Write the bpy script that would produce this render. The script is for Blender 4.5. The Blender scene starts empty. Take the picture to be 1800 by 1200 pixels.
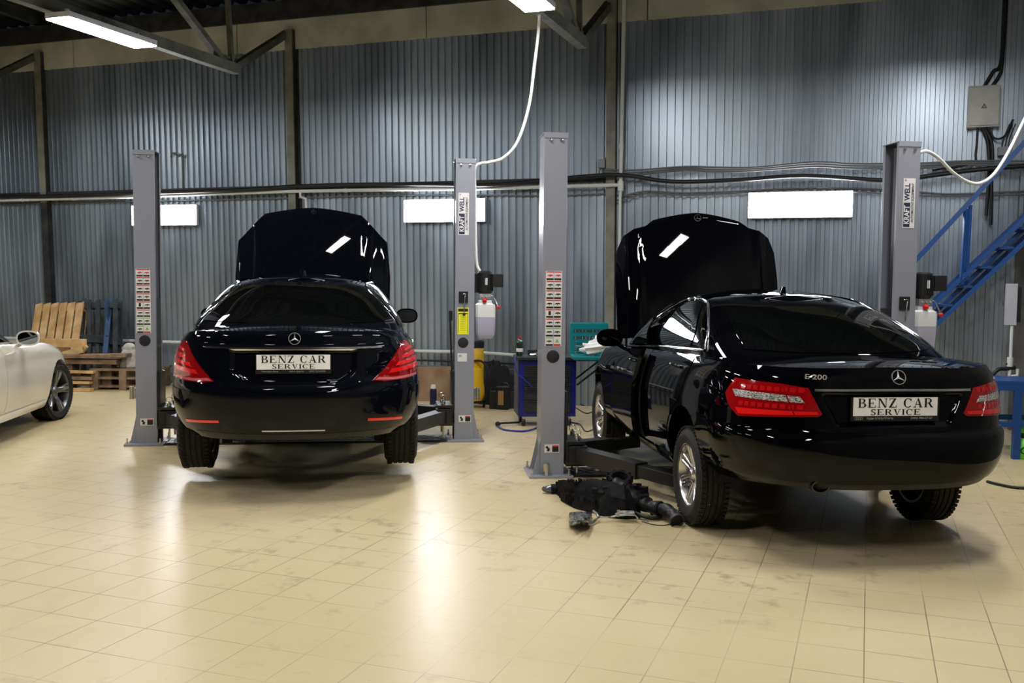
import bpy, bmesh, math, random
import numpy as np
from mathutils import Vector, Matrix
random.seed(7)
PI = math.pi
C = bpy.context.scene.collection
SC = bpy.context.scene

# ---------------------------------------------------------------- camera
FPX, PITCH, ROLL, EYE = 1720.0, 0.0619, 0.00993, 1.627
_c, _s, _cr, _sr = math.cos(PITCH), math.sin(PITCH), math.cos(ROLL), math.sin(ROLL)
F = Vector((0, _c, -_s)); U = Vector((0, _s, _c)); R = Vector((1, 0, 0))
R2 = R*_cr + U*_sr; U2 = U*_cr - R*_sr; EYEP = Vector((0, 0, EYE))
cam = bpy.data.objects.new('camera', bpy.data.cameras.new('camera')); C.objects.link(cam)
cam.data.sensor_width = 36; cam.data.lens = 36*FPX/1800; cam.data.clip_end = 200
M3 = Matrix((R2, U2, -F)).transposed()
cam.matrix_world = Matrix.Translation(EYEP) @ M3.to_4x4()
SC.camera = cam

# ---------------------------------------------------------------- world, exposure
w = bpy.data.worlds.new('world'); SC.world = w; w.use_nodes = True
w.node_tree.nodes['Background'].inputs[0].default_value = (0.6, 0.75, 1.0, 1)
w.node_tree.nodes['Background'].inputs[1].default_value = 0.006
SC.view_settings.view_transform = 'Standard'; SC.view_settings.look = 'None'
SC.view_settings.gamma = 1; SC.view_settings.use_curve_mapping = False
SC.view_settings.exposure = 1.32
LED = 26.0      # radiance of the roof LED battens
LEDW = 24.0     # radiance of the wall LED panels

# ---------------------------------------------------------------- rays used to read sizes and places off the photo
def ray(px, py): return F + R2*((px-900)/FPX) - U2*((py-600)/FPX)
def onplane(px, py, P, N):
    d = ray(px, py); return EYEP + d*((P-EYEP).dot(N)/d.dot(N))
def G(px, py, z=0.0): return onplane(px, py, Vector((0, 0, z)), Vector((0, 0, 1)))
def atY(px, py, Y): return onplane(px, py, Vector((0, Y, 0)), Vector((0, 1, 0)))
WAZ = math.radians(20); WT = math.radians(2)
WP = Vector((-2.984, 14.219, 0))
WN = Vector((math.sin(WAZ)*math.cos(WT), math.cos(WAZ)*math.cos(WT), math.sin(WT)))   # pointing out of the hall
WA = Vector((math.cos(WAZ), -math.sin(WAZ), 0)); WB = Vector((math.sin(WAZ), math.cos(WAZ), 0))
WUP = WA.cross(WN)*1.0
if WUP.z < 0: WUP = -WUP
def wall(px, py, off=0.0):                       # a point on the back wall, off metres in front of it
    return onplane(px, py, WP - WN*off, WN)
def wuv(u, z, off=0.0):                          # u along the wall, height z, off metres in front
    p = WP + WA*u + WUP*(z/WUP.z); return p - WN*off
def wu(p): return (p-WP).dot(WA)

# ---------------------------------------------------------------- materials
MATS = {}
def mat(name, col=(0.8, 0.8, 0.8), rough=0.5, metal=0.0, coat=0.0, spec=0.5, emit=None, es=0.0, trans=0.0, ior=1.45, alpha=1.0):
    if name in MATS: return MATS[name]
    m = bpy.data.materials.new(name); m.use_nodes = True
    b = m.node_tree.nodes['Principled BSDF']
    b.inputs['Base Color'].default_value = (*col, 1); b.inputs['Roughness'].default_value = rough
    b.inputs['Metallic'].default_value = metal; b.inputs['Coat Weight'].default_value = coat
    b.inputs['Coat Roughness'].default_value = 0.02; b.inputs['Coat IOR'].default_value = 1.37
    b.inputs['Specular IOR Level'].default_value = spec; b.inputs['IOR'].default_value = ior
    b.inputs['Transmission Weight'].default_value = trans; b.inputs['Alpha'].default_value = alpha
    if emit: b.inputs['Emission Color'].default_value = (*emit, 1); b.inputs['Emission Strength'].default_value = es
    MATS[name] = m; return m
def nodes(m): return m.node_tree.nodes, m.node_tree.links, m.node_tree.nodes['Principled BSDF']
def noisy(m, c1, c2, scale=8, detail=4, stretch=(1, 1, 1), r1=None, r2=None, bump=0.0, lo=0.35, hi=0.65, coord='Object'):
    """mottled colour / roughness / bump over a principled material"""
    N, L, b = nodes(m)
    tc = N.new('ShaderNodeTexCoord'); mp = N.new('ShaderNodeMapping'); mp.inputs['Scale'].default_value = stretch
    L.new(tc.outputs[coord], mp.inputs[0])
    n = N.new('ShaderNodeTexNoise'); n.inputs['Scale'].default_value = scale; n.inputs['Detail'].default_value = detail
    L.new(mp.outputs[0], n.inputs['Vector'])
    cr = N.new('ShaderNodeValToRGB'); cr.color_ramp.elements[0].position = lo; cr.color_ramp.elements[1].position = hi
    cr.color_ramp.elements[0].color = (*c1, 1); cr.color_ramp.elements[1].color = (*c2, 1)
    L.new(n.outputs['Fac'], cr.inputs[0]); L.new(cr.outputs[0], b.inputs['Base Color'])
    if r1 is not None:
        mr = N.new('ShaderNodeMapRange'); mr.inputs[1].default_value = lo; mr.inputs[2].default_value = hi
        mr.inputs[3].default_value = r1; mr.inputs[4].default_value = r2
        L.new(n.outputs['Fac'], mr.inputs[0]); L.new(mr.outputs[0], b.inputs['Roughness'])
    if bump:
        bp = N.new('ShaderNodeBump'); bp.inputs['Strength'].default_value = bump; bp.inputs['Distance'].default_value = 0.01
        L.new(n.outputs['Fac'], bp.inputs['Height']); L.new(bp.outputs[0], b.inputs['Normal'])
    return m

# ---------------------------------------------------------------- mesh helpers
class MB:
    """collects shapes for ONE mesh object"""
    def __init__(s): s.v = []; s.f = []; s.m = []
    def add(s, vs, fs, mi=0):
        o = len(s.v); s.v += [tuple(v) for v in vs]; s.f += [tuple(i+o for i in f) for f in fs]; s.m += [mi]*len(fs); return s
    def box(s, c, size, rz=0.0, mi=0, rx=0.0, ry=0.0, taper=1.0):
        sx, sy, sz = size[0]/2, size[1]/2, size[2]/2
        M = Matrix.Translation(Vector(c)) @ Matrix.Rotation(rz, 4, 'Z') @ Matrix.Rotation(ry, 4, 'Y') @ Matrix.Rotation(rx, 4, 'X')
        vs = [M @ Vector((x*sx*(taper if z > 0 else 1), y*sy*(taper if z > 0 else 1), z*sz)) for z in (-1, 1) for x, y in ((-1, -1), (1, -1), (1, 1), (-1, 1))]
        return s.add(vs, [(3, 2, 1, 0), (4, 5, 6, 7), (0, 1, 5, 4), (1, 2, 6, 5), (2, 3, 7, 6), (3, 0, 4, 7)], mi)
    def bar(s, a, b, wd, ht, up=(0, 0, 1), mi=0):
        """rectangular bar from a to b; wd sideways, ht along up"""
        a, b = Vector(a), Vector(b); d = (b-a).normalized(); up = Vector(up)
        sd = d.cross(up)
        if sd.length < 1e-4: sd = d.cross(Vector((1, 0, 0)))
        sd.normalize(); u = sd.cross(d).normalized()
        vs = [p + sd*(x*wd/2) + u*(y*ht/2) for p in (a, b) for x, y in ((-1, -1), (1, -1), (1, 1), (-1, 1))]
        return s.add(vs, [(3, 2, 1, 0), (4, 5, 6, 7), (0, 1, 5, 4), (1, 2, 6, 5), (2, 3, 7, 6), (3, 0, 4, 7)], mi)
    def tube(s, pts, r, n=8, mi=0, cap=True, rs=None):
        pts = [Vector(p) for p in pts]; k = len(pts); vs = []
        prev = None
        for i, p in enumerate(pts):
            d = (pts[min(i+1, k-1)] - pts[max(i-1, 0)])
            d = d.normalized() if d.length > 1e-9 else Vector((0, 0, 1))
            if prev is None:
                a = d.cross(Vector((0, 0, 1)))
                if a.length < 0.1: a = d.cross(Vector((1, 0, 0)))
            else:
                a = prev - d*prev.dot(d)
                if a.length < 1e-6: a = d.cross(Vector((0.3, 1, 0.2)))
            a.normalize(); prev = a; b = d.cross(a)
            rr = rs[i] if rs else r
            for j in range(n):
                t = 2*PI*j/n; vs.append(p + a*(rr*math.cos(t)) + b*(rr*math.sin(t)))
        fs = [(i*n+j, i*n+(j+1) % n, (i+1)*n+(j+1) % n, (i+1)*n+j) for i in range(k-1) for j in range(n)]
        if cap: fs += [tuple(range(n-1, -1, -1)), tuple(range((k-1)*n, k*n))]
        return s.add(vs, fs, mi)
    def cyl(s, a, b, r, n=20, mi=0, r2=None): return s.tube([a, b], r, n, mi, True, [r, r if r2 is None else r2])
    def lathe(s, prof, M=None, n=40, mi=0, close=False):
        """prof: list of (radius, height) turned about local Z, placed by matrix M"""
        M = M or Matrix(); k = len(prof)
        vs = [M @ Vector((r*math.cos(2*PI*j/n), r*math.sin(2*PI*j/n), h)) for r, h in prof for j in range(n)]
        fs = [(i*n+j, i*n+(j+1) % n, (i+1)*n+(j+1) % n, (i+1)*n+j) for i in range(k-1) for j in range(n)]
        if close: fs += [((k-1)*n+j, (k-1)*n+(j+1) % n, (j+1) % n, j) for j in range(n)]
        return s.add(vs, fs, mi)
    def prism(s, poly, a, b, M=None, mi=0):
        """poly in local XY extruded from z=a to z=b"""
        M = M or Matrix(); n = len(poly)
        vs = [M @ Vector((x, y, z)) for z in (a, b) for x, y in poly]
        fs = [tuple(range(n-1, -1, -1)), tuple(range(n, 2*n))] + [(i, (i+1) % n, n+(i+1) % n, n+i) for i in range(n)]
        return s.add(vs, fs, mi)
    def grid(s, P, mi=0, flip=False):
        """P: rows x cols of points"""
        r, c = len(P), len(P[0]); vs = [p for row in P for p in row]
        fs = [(i*c+j, i*c+j+1, (i+1)*c+j+1, (i+1)*c+j) for i in range(r-1) for j in range(c-1)]
        if flip: fs = [f[::-1] for f in fs]
        return s.add(vs, fs, mi)
    def ball(s, c, r, n=12, mi=0, sc=(1, 1, 1)):
        c = Vector(c); m = n//2+1; vs = []
        for i in range(m):
            th = PI*i/(m-1)
            for j in range(n):
                ph = 2*PI*j/n; vs.append(c + Vector((r*sc[0]*math.sin(th)*math.cos(ph), r*sc[1]*math.sin(th)*math.sin(ph), r*sc[2]*math.cos(th))))
        fs = [(i*n+j, (i+1)*n+j, (i+1)*n+(j+1) % n, i*n+(j+1) % n) for i in range(m-1) for j in range(n)]
        return s.add(vs, fs, mi)
    def build(s, name, mats, parent=None, smooth=None, bevel=None, merge=False):
        me = bpy.data.meshes.new(name); me.from_pydata([tuple(v) for v in s.v], [], s.f)
        if not isinstance(mats, (list, tuple)): mats = [mats]
        for m in mats: me.materials.append(m)
        me.polygons.foreach_set('material_index', s.m)
        if merge or bevel:
            bm = bmesh.new(); bm.from_mesh(me); bmesh.ops.remove_doubles(bm, verts=bm.verts, dist=1e-5); bm.to_mesh(me); bm.free()
        me.update()
        if smooth is not None:
            me.polygons.foreach_set('use_smooth', [True]*len(me.polygons))
            if smooth < 180: me.set_sharp_from_angle(angle=math.radians(smooth))
        o = bpy.data.objects.new(name, me); C.objects.link(o)
        if parent: o.parent = parent
        if bevel:
            bv = o.modifiers.new('bevel', 'BEVEL'); bv.width = bevel; bv.segments = 2; bv.limit_method = 'ANGLE'; bv.angle_limit = math.radians(35)
        return o
def tag(o, label=None, cat=None, group=None, kind=None):
    if label: o['label'] = label
    if cat: o['category'] = cat
    if group: o['group'] = group
    if kind: o['kind'] = kind
    return o
def thing(name, label, cat, loc=(0, 0, 0), rz=0.0, group=None):
    o = bpy.data.objects.new(name, None); C.objects.link(o); o.empty_display_size = 0.1
    o.location = loc; o.rotation_euler = (0, 0, rz); return tag(o, label, cat, group)
def dup(root, loc=None, rz=None, label=None, group=None):
    def cp(o, par):
        c = o.copy(); C.objects.link(c)
        if par is not None: c.parent = par
        for ch in o.children: cp(ch, c)
        return c
    r = cp(root, None)
    if loc is not None: r.location = loc
    if rz is not None: r.rotation_euler = (0, 0, rz)
    if label: r['label'] = label
    if group: r['group'] = group
    return r
def smoothpts(pts, n=8):
    """Catmull-Rom through pts"""
    P = [Vector(p) for p in pts]; P = [P[0]*2-P[1]] + P + [P[-1]*2-P[-2]]; out = []
    for i in range(1, len(P)-2):
        for k in range(n):
            t = k/n; a, b, c, d = P[i-1], P[i], P[i+1], P[i+2]
            out.append(((b*2) + (c-a)*t + (a*2-b*5+c*4-d)*t*t + (b*3-a-c*3+d)*t**3)*0.5)
    out.append(P[-2]); return out
def text_mesh(txt, size, name, m, parent=None, M=None, shear=0.0, extrude=0.0008, align='CENTER', sx=1.0, bold=0.0):
    cu = bpy.data.curves.new('t', 'FONT'); cu.body = txt; cu.size = size; cu.extrude = extrude; cu.shear = shear
    cu.align_x = align; cu.align_y = 'CENTER'; cu.offset = bold; cu.resolution_u = 3
    o = bpy.data.objects.new('t', cu); C.objects.link(o); bpy.context.view_layer.update()
    me = bpy.data.meshes.new_from_object(o.evaluated_get(bpy.context.evaluated_depsgraph_get()))
    bpy.data.objects.remove(o); me.name = name; me.materials.clear(); me.materials.append(m)
    me.transform(Matrix.Diagonal((sx, 1, 1, 1)))
    if M: me.transform(M)
    ob = bpy.data.objects.new(name, me); C.objects.link(ob)
    if parent: ob.parent = parent
    return ob
def frame(o, x, y):
    """4x4 with origin o, local X along x, local Y along y"""
    x = Vector(x).normalized(); z = x.cross(Vector(y)).normalized(); y = z.cross(x)
    M = Matrix((x, y, z)).transposed().to_4x4(); M.translation = Vector(o); return M
# ---------------------------------------------------------------- car surfaces
def tab(t):
    """smooth (Catmull) interpolation of a table"""
    xs = [a for a, b in t]; ys = [b for a, b in t]; n = len(xs)
    ms = []
    for i in range(n):
        if i == 0: ms.append((ys[1]-ys[0])/(xs[1]-xs[0]))
        elif i == n-1: ms.append((ys[-1]-ys[-2])/(xs[-1]-xs[-2]))
        else:
            a = (ys[i]-ys[i-1])/(xs[i]-xs[i-1]); b = (ys[i+1]-ys[i])/(xs[i+1]-xs[i])
            ms.append(0 if a*b <= 0 else 2*a*b/(a+b))
    def f(x):
        if x <= xs[0]: return ys[0]
        if x >= xs[-1]: return ys[-1]
        i = 0
        while xs[i+1] < x: i += 1
        h = xs[i+1]-xs[i]; t = (x-xs[i])/h
        return ((2*t**3-3*t*t+1)*ys[i] + (t**3-2*t*t+t)*h*ms[i] + (-2*t**3+3*t*t)*ys[i+1] + (t**3-t*t)*h*ms[i+1])
    return f
def sstep(a, b, x):
    t = min(1, max(0, (x-a)/(b-a))); return t*t*(3-2*t)
class Ring:
    """a stack of plan outlines: q 0..1 rear corner (0 = centre line), 1..2 side, 2..3 front corner; negative q mirrors"""
    def __init__(s, z0, z1, W, yR, yF, taper, zc, cR=(0.75, 3.0, 2.0), cF=(0.8, 2.6, 2.0), fan=(0.35, 0.5), rec=None):
        s.z0, s.z1, s.W, s.yR, s.yF, s.taper, s.zc = tab(z0), tab(z1), tab(W), tab(yR), tab(yF), tab(taper), tab(zc)
        s.cR, s.cF, s.fan, s.rec = cR, cF, fan, rec
        s.yr0 = min(b for a, b in yR); s.yf0 = max(b for a, b in yF)
    def xyf(s, q, yR, yF):
        """x factor and y"""
        if q > 3: q = 6-q
        if q <= 1:
            t = q*PI/2; c, n, m = s.cR; return max(0.0, math.sin(t))**(2/n), yR + c - c*max(0.0, math.cos(t))**(2/m)
        if q <= 2: return 1.0, yR+s.cR[0] + (q-1)*(yF-s.cF[0]-yR-s.cR[0])
        t = (3-q)*PI/2; c, n, m = s.cF; return max(0.0, math.sin(t))**(2/n), yF - c + c*max(0.0, math.cos(t))**(2/m)
    def zz(s, q):
        _, yn = s.xyf(abs(q), s.yr0, s.yf0); return s.z0(yn), s.z1(yn)
    def pt(s, q, v, byz=None):
        sg = -1 if q < 0 else 1; q = abs(q); a, b = s.zz(q)
        if byz is not None: v = (byz-a)/(b-a)
        z = a + v*(b-a)
        k, y = s.xyf(q, s.yR(z), s.yF(z)); x = k*s.W(v)*s.taper(y)
        if s.rec: y += s.rec(x, z) if q < 1 else 0
        return (sg*x, y, z)
    def top(s, q, w):
        x, y, z = s.pt(q, 1.0); yt = min(max(y, s.yr0+s.fan[0]), s.yf0-s.fan[1])
        y2 = y + (yt-y)*w; e = 1-(1-w)**2.2
        return (x*(1-w), y2, z + (s.zc(y2)-z)*e)
    def q_y(s, y, z):                         # q on the flank at a given y
        yR, yF = s.yR(z), s.yF(z); a = yR+s.cR[0]; b = yF-s.cF[0]
        if y < a: return s._solve(lambda q: s.xyf(q, yR, yF)[1]-y, 0, 1)
        if y > b: return s._solve(lambda q: s.xyf(q, yR, yF)[1]-y, 2, 3)
        return 1 + (y-a)/(b-a)
    def q_x(s, x, z):                         # q on the tail at a given x
        sg = -1 if x < 0 else 1
        return sg*s._solve(lambda q: s.pt(q, 0, z)[0]-abs(x), 0, 1)
    def _solve(s, f, a, b):
        fa = f(a)
        for _ in range(40):
            m = (a+b)/2; fm = f(m)
            if (fm > 0) == (fa > 0): a, fa = m, fm
            else: b = m
        return (a+b)/2
def resample(P, n):
    P = [np.array(p, float) for p in P]
    d = [0.0]
    for a, b in zip(P, P[1:]): d.append(d[-1]+max(1e-6, float(np.linalg.norm(b-a))))
    out = []
    for k in range(n):
        t = d[-1]*k/(n-1); i = 0
        while i < len(P)-2 and d[i+1] < t: i += 1
        f = (t-d[i])/(d[i+1]-d[i]); out.append(P[i]*(1-f)+P[i+1]*f)
    return out
def spt(S, q, z, off=0.0, c=(0, 1.2, 0.4)):
    p = Vector(S.pt(q, 0, z)); e = 0.004
    a = Vector(S.pt(q+e, 0, z)) - Vector(S.pt(q-e, 0, z)); b = Vector(S.pt(q, 0, z+0.004)) - Vector(S.pt(q, 0, z-0.004))
    n = a.cross(b)
    if n.length < 1e-12: n = p-Vector(c)
    n.normalize()
    if n.dot(p-Vector((0, min(max(p.y, 0.2), 2.4), 0.3))) < 0: n = -n
    return p + n*off, n
def patch(mb, S, bottom, top, nx=14, ny=8, off=0.004, left=None, right=None, depth=0.012, mi=0, mirror=False, dish=0.0):
    """panel lying on surface S between a bottom and a top line given in (q, z), with a thickness"""
    B, T = resample(bottom, nx), resample(top, nx)
    L = resample(left, ny) if left else resample([bottom[0], top[0]], ny)
    Rr = resample(right, ny) if right else resample([bottom[-1], top[-1]], ny)
    rows = []
    for j in range(ny):
        v = j/(ny-1); row = []
        for i in range(nx):
            u = i/(nx-1)
            p = (B[i]*(1-v)+T[i]*v) + (L[j]*(1-u)+Rr[j]*u) - (B[0]*(1-u)*(1-v)+B[-1]*u*(1-v)+T[0]*(1-u)*v+T[-1]*u*v)
            q, z = float(p[0]), float(p[1])
            if mirror: q = -q
            o = off - dish*math.sin(PI*u)*math.sin(PI*v)
            P, n = spt(S, q, z, o); row.append((P, n))
        rows.append(row)
    ny_, nx_ = ny, nx
    pts = [[rows[0][0]]*1]
    full = []
    full.append([rows[0][0][0]-rows[0][0][1]*depth] + [r[0]-r[1]*depth for r in rows[0]] + [rows[0][-1][0]-rows[0][-1][1]*depth])
    for row in rows: full.append([row[0][0]-row[0][1]*depth] + [r[0] for r in row] + [row[-1][0]-row[-1][1]*depth])
    full.append([rows[-1][0][0]-rows[-1][0][1]*depth] + [r[0]-r[1]*depth for r in rows[-1]] + [rows[-1][-1][0]-rows[-1][-1][1]*depth])
    a, b = rows[0][0][0], rows[0][1][0]; c = rows[1][0][0]
    flip = (b-a).cross(c-a).dot(rows[0][0][1]) < 0
    mb.grid(full, mi, flip); return rows
def shell(mb, S, nv=34, nq=64, mi=0, arches=(), capmi=0, fan=14, topmi=None):
    """the whole stack, both halves in one go, with wheel arches cut to a clean circle"""
    qs = [-3+6*i/(4*nq) for i in range(4*nq+1)]
    # denser at the corners
    V = []; idx = {}
    for j in range(nv+1):
        for i, q in enumerate(qs[:-1]):
            idx[(j, i)] = len(V); V.append(Vector(S.pt(q, j/nv)))
    nqq = len(qs)-1
    for k in range(1, fan+1):
        for i, q in enumerate(qs[:-1]):
            idx[(nv+k, i)] = len(V); V.append(Vector(S.top(q, k/fan)))
    Fs = []; Ms = []; cut = set()
    for j in range(nv+fan):
        for i in range(nqq):
            f = (idx[(j, i)], idx[(j, (i+1) % nqq)], idx[(j+1, (i+1) % nqq)], idx[(j+1, i)])
            c = sum((V[a] for a in f), Vector())/4; hit = False
            for (ay, az, ar) in arches:
                if abs(c.x) > 0.5 and j < nv and (c.y-ay)**2+(c.z-az)**2 < ar*ar: hit = True
            if hit:
                cut.update(f); continue
            Fs.append(f); Ms.append(mi if (topmi is None or j < nv) else (topmi(c) if callable(topmi) else topmi))
    cnt = {}
    for f in Fs:
        for a, b in zip(f, f[1:]+f[:1]): cnt[(min(a, b), max(a, b))] = cnt.get((min(a, b), max(a, b)), 0)+1
    lip = {}
    for (a, b), n in cnt.items():
        if n == 1:
            for (ay, az, ar) in arches:
                if all(k in cut and abs(V[k].x) > 0.4 and abs(math.hypot(V[k].y-ay, V[k].z-az)-ar) < 0.07 for k in (a, b)):
                    for k in (a, b):
                        d = Vector((0, V[k].y-ay, V[k].z-az)); 
                        if d.length > 1e-6: d.normalize()
                        V[k] = Vector((V[k].x, ay+d.y*ar, az+d.z*ar))
                        if k not in lip: lip[k] = None
                    lip[(a, b)] = True
    for k in [k for k in lip if isinstance(k, int)]:
        lip[k] = len(V); V.append(Vector((V[k].x*0.90, V[k].y, V[k].z)))
    for k in [k for k in lip if isinstance(k, tuple)]:
        a, b = k; Fs.append((a, b, lip[b], lip[a])); Ms.append(mi)
    o = len(mb.v); mb.v += [tuple(v) for v in V]; mb.f += [tuple(i+o for i in f) for f in Fs]; mb.m += Ms

# ---------------------------------------------------------------- shared materials
PAINT = mat('black_paint', (0.0012, 0.0014, 0.0024), 0.3, 0.0, coat=.8, spec=0.0)
PAINTB = mat('blue_black_paint', (0.0028, 0.0036, 0.0066), 0.35, 0.0, coat=.85, spec=0.0)
WHITE = mat('pearl_white_paint', (0.64, 0.60, 0.50), 0.22, 0.0, coat=1.0)
GLASS = mat('tinted_glass', (0.0015, 0.002, 0.002), 0.015, 0.0, spec=0.42)
CHROME = mat('chrome', (0.82, 0.82, 0.84), 0.12, 1.0)
BADGE = mat('badge_chrome', (0.85, 0.85, 0.87), 0.38, 1.0)
SATIN = mat('satin_chrome', (0.5, 0.5, 0.52), 0.25, 1.0)
RUBBER = noisy(mat('tyre_rubber', (0.008, 0.008, 0.008), 0.75), (0.005, 0.005, 0.005), (0.014, 0.013, 0.012), 30, 3)
TRIM = mat('black_trim', (0.006, 0.006, 0.006), 0.45)
UNDER = mat('underbody_black', (0.004, 0.004, 0.004), 0.8)
ALLOY = mat('silver_alloy', (0.62, 0.62, 0.63), 0.25, 1.0)
ALLOYD = mat('dark_alloy', (0.16, 0.16, 0.16), 0.35, 0.9)
LAMP = mat('red_lamp_lens', (0.30, 0.002, 0.004), 0.08, 0.0, coat=1.0)
LAMPD = mat('dark_red_lamp', (0.30, 0.0025, 0.005), 0.1, 0.0, coat=1.0)
LAMPB = mat('bright_red_lamp', (0.85, 0.012, 0.012), 0.12, 0.0, coat=1.0)
LAMPW = noisy(mat('clear_lamp_lens', (0.6, 0.6, 0.6), 0.15, 0.3, coat=1.0), (0.12, 0.12, 0.12), (0.85, 0.85, 0.85), 90, 3, (1, 1, 2.5), lo=0.42, hi=0.58)
PLATE = mat('plate_white', (0.95, 0.95, 0.95), 0.5)
INK = mat('ink_black', (0.004, 0.004, 0.004), 0.5)
GREYINK = mat('grey_lettering', (0.35, 0.36, 0.38), 0.5)

# ---------------------------------------------------------------- serif capitals for the plates
def serif_word(txt, height, mb, M, wf=1.0, gap=0.14):
    """bold serif capitals drawn as solid strokes; returns nothing, centred on M"""
    T, t, s = 0.19, 0.07, 0.055                   # thick, thin, serif height (of unit cap height)
    def rect(x0, y0, x1, y1): return [(x0, y0), (x1, y0), (x1, y1), (x0, y1)]
    def stem(x, w=T): return [rect(x, 0, x+w, 1), rect(x-0.08, 0, x+w+0.08, s), rect(x-0.08, 1-s, x+w+0.08, 1)]
    def arc(cx, cy, rx, ry, a0, a1, wmax, wmin, n=14):
        """stroke of an ellipse, thick at the sides and thin on top"""
        out = []
        for k in range(n):
            q = []
            for a in (a0+(a1-a0)*k/n, a0+(a1-a0)*(k+1)/n):
                cs, sn = math.cos(math.radians(a)), math.sin(math.radians(a)); w = wmin+(wmax-wmin)*abs(cs)
                q.append(((cx+rx*cs, cy+ry*sn), (cx+(rx-w)*cs, cy+(ry-(wmin+(w-wmin)*0.3))*sn)))
            out.append([q[0][0], q[1][0], q[1][1], q[0][1]])
        return out
    G_ = {
     'B': (0.86, stem(0.08)+[rect(0.2, 1-t, 0.45, 1), rect(0.2, 0.5-t/2, 0.5, 0.5+t/2), rect(0.2, 0, 0.5, t)]+arc(0.42, 0.75, 0.32, 0.25, 90, -90, T, t)+arc(0.47, 0.26, 0.36, 0.26, 90, -90, T*1.05, t)),
     'E': (0.86, stem(0.08)+[rect(0.2, 1-t, 0.78, 1), rect(0.2, 0.5-t/2, 0.58, 0.5+t/2), rect(0.2, 0, 0.82, t), rect(0.73, 0.78, 0.78, 1), rect(0.77, 0, 0.83, 0.25), rect(0.53, 0.38, 0.58, 0.62)]),
     'N': (1.0, [rect(0.12, 0, 0.12+t, 1), rect(0.0, 0, 0.3, s), rect(0, 1-s, 0.25, 1), [(0.1, 1), (0.32, 1), (0.9, 0), (0.72, 0)], rect(0.83, 0, 0.83+t, 1), rect(0.72, 1-s, 1.0, 1)]),
     'Z': (0.82, [rect(0.06, 1-t, 0.78, 1), rect(0.02, 0, 0.8, t), [(0.02, 0), (0.24, 0), (0.78, 1), (0.56, 1)], rect(0.06, 0.76, 0.11, 1), rect(0.75, 0, 0.8, 0.26)]),
     'C': (0.9, arc(0.48, 0.5, 0.44, 0.52, 42, 318, T, t, 22)+[rect(0.78, 0.66, 0.83, 1.0)]),
     'A': (0.98, [[(0.47, 1), (0.53, 1), (0.18, 0), (0.11, 0)], [(0.42, 1), (0.56, 1), (0.9, 0), (0.68, 0)], rect(0.24, 0.3, 0.7, 0.3+t), rect(0, 0, 0.3, s), rect(0.6, 0, 0.98, s)]),
     'R': (0.94, stem(0.08)+[rect(0.2, 1-t, 0.45, 1), rect(0.2, 0.48-t/2, 0.5, 0.48+t/2)]+arc(0.44, 0.735, 0.34, 0.265, 90, -90, T, t)+[[(0.4, 0.5), (0.6, 0.5), (0.92, 0), (0.7, 0)], rect(0.68, 0, 0.96, s)]),
     'S': (0.7, arc(0.35, 0.75, 0.29, 0.27, 30, 250, T*0.9, t, 12)+arc(0.35, 0.27, 0.31, 0.29, 70, -150, T*0.95, t, 12)+[[(0.08, 0.66), (0.28, 0.46), (0.6, 0.36), (0.36, 0.6)], rect(0.57, 0.72, 0.62, 1), rect(0.06, 0, 0.11, 0.28)]),
     'V': (0.96, [[(0.1, 1), (0.32, 1), (0.54, 0), (0.44, 0)], [(0.78, 1), (0.85, 1), (0.54, 0), (0.47, 0)], rect(0, 1-s, 0.4, 1), rect(0.66, 1-s, 0.96, 1)]),
     'I': (0.36, stem(0.09)),
     ' ': (0.4, [])}
    tot = sum(G_[c][0]+gap for c in txt)-gap; x = -tot/2
    for c in txt:
        wd, polys = G_[c]
        for k, p in enumerate(polys):
            mb.prism([((x+a)*height*wf, (b-0.5)*height) for a, b in p], 0, 0.0008+0.00002*k, M)
        x += wd+gap
def star(mb, M, r, ringw=0.09, tk=0.006):
    """three-pointed star in a ring, in the local XY plane"""
    n = 36; prof = [(r, 0), (r, tk), (r*(1-ringw), tk), (r*(1-ringw), 0)]
    mb.lathe(prof, M, n, close=True)
    for k in range(3):
        a = PI/2 + k*2*PI/3; d = (math.cos(a), math.sin(a)); e = (-d[1], d[0]); b = 0.16*r
        tip = (d[0]*r*0.96, d[1]*r*0.96)
        L = [M @ Vector(p) for p in ((tip[0], tip[1], tk*0.4), (e[0]*b, e[1]*b, 0.0), (-e[0]*b, -e[1]*b, 0.0), (0, 0, tk*1.3), (-d[0]*b*0.5, -d[1]*b*0.5, 0))]
        mb.add(L, [(0, 1, 3), (0, 3, 2), (1, 4, 3), (4, 2, 3)])

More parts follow.
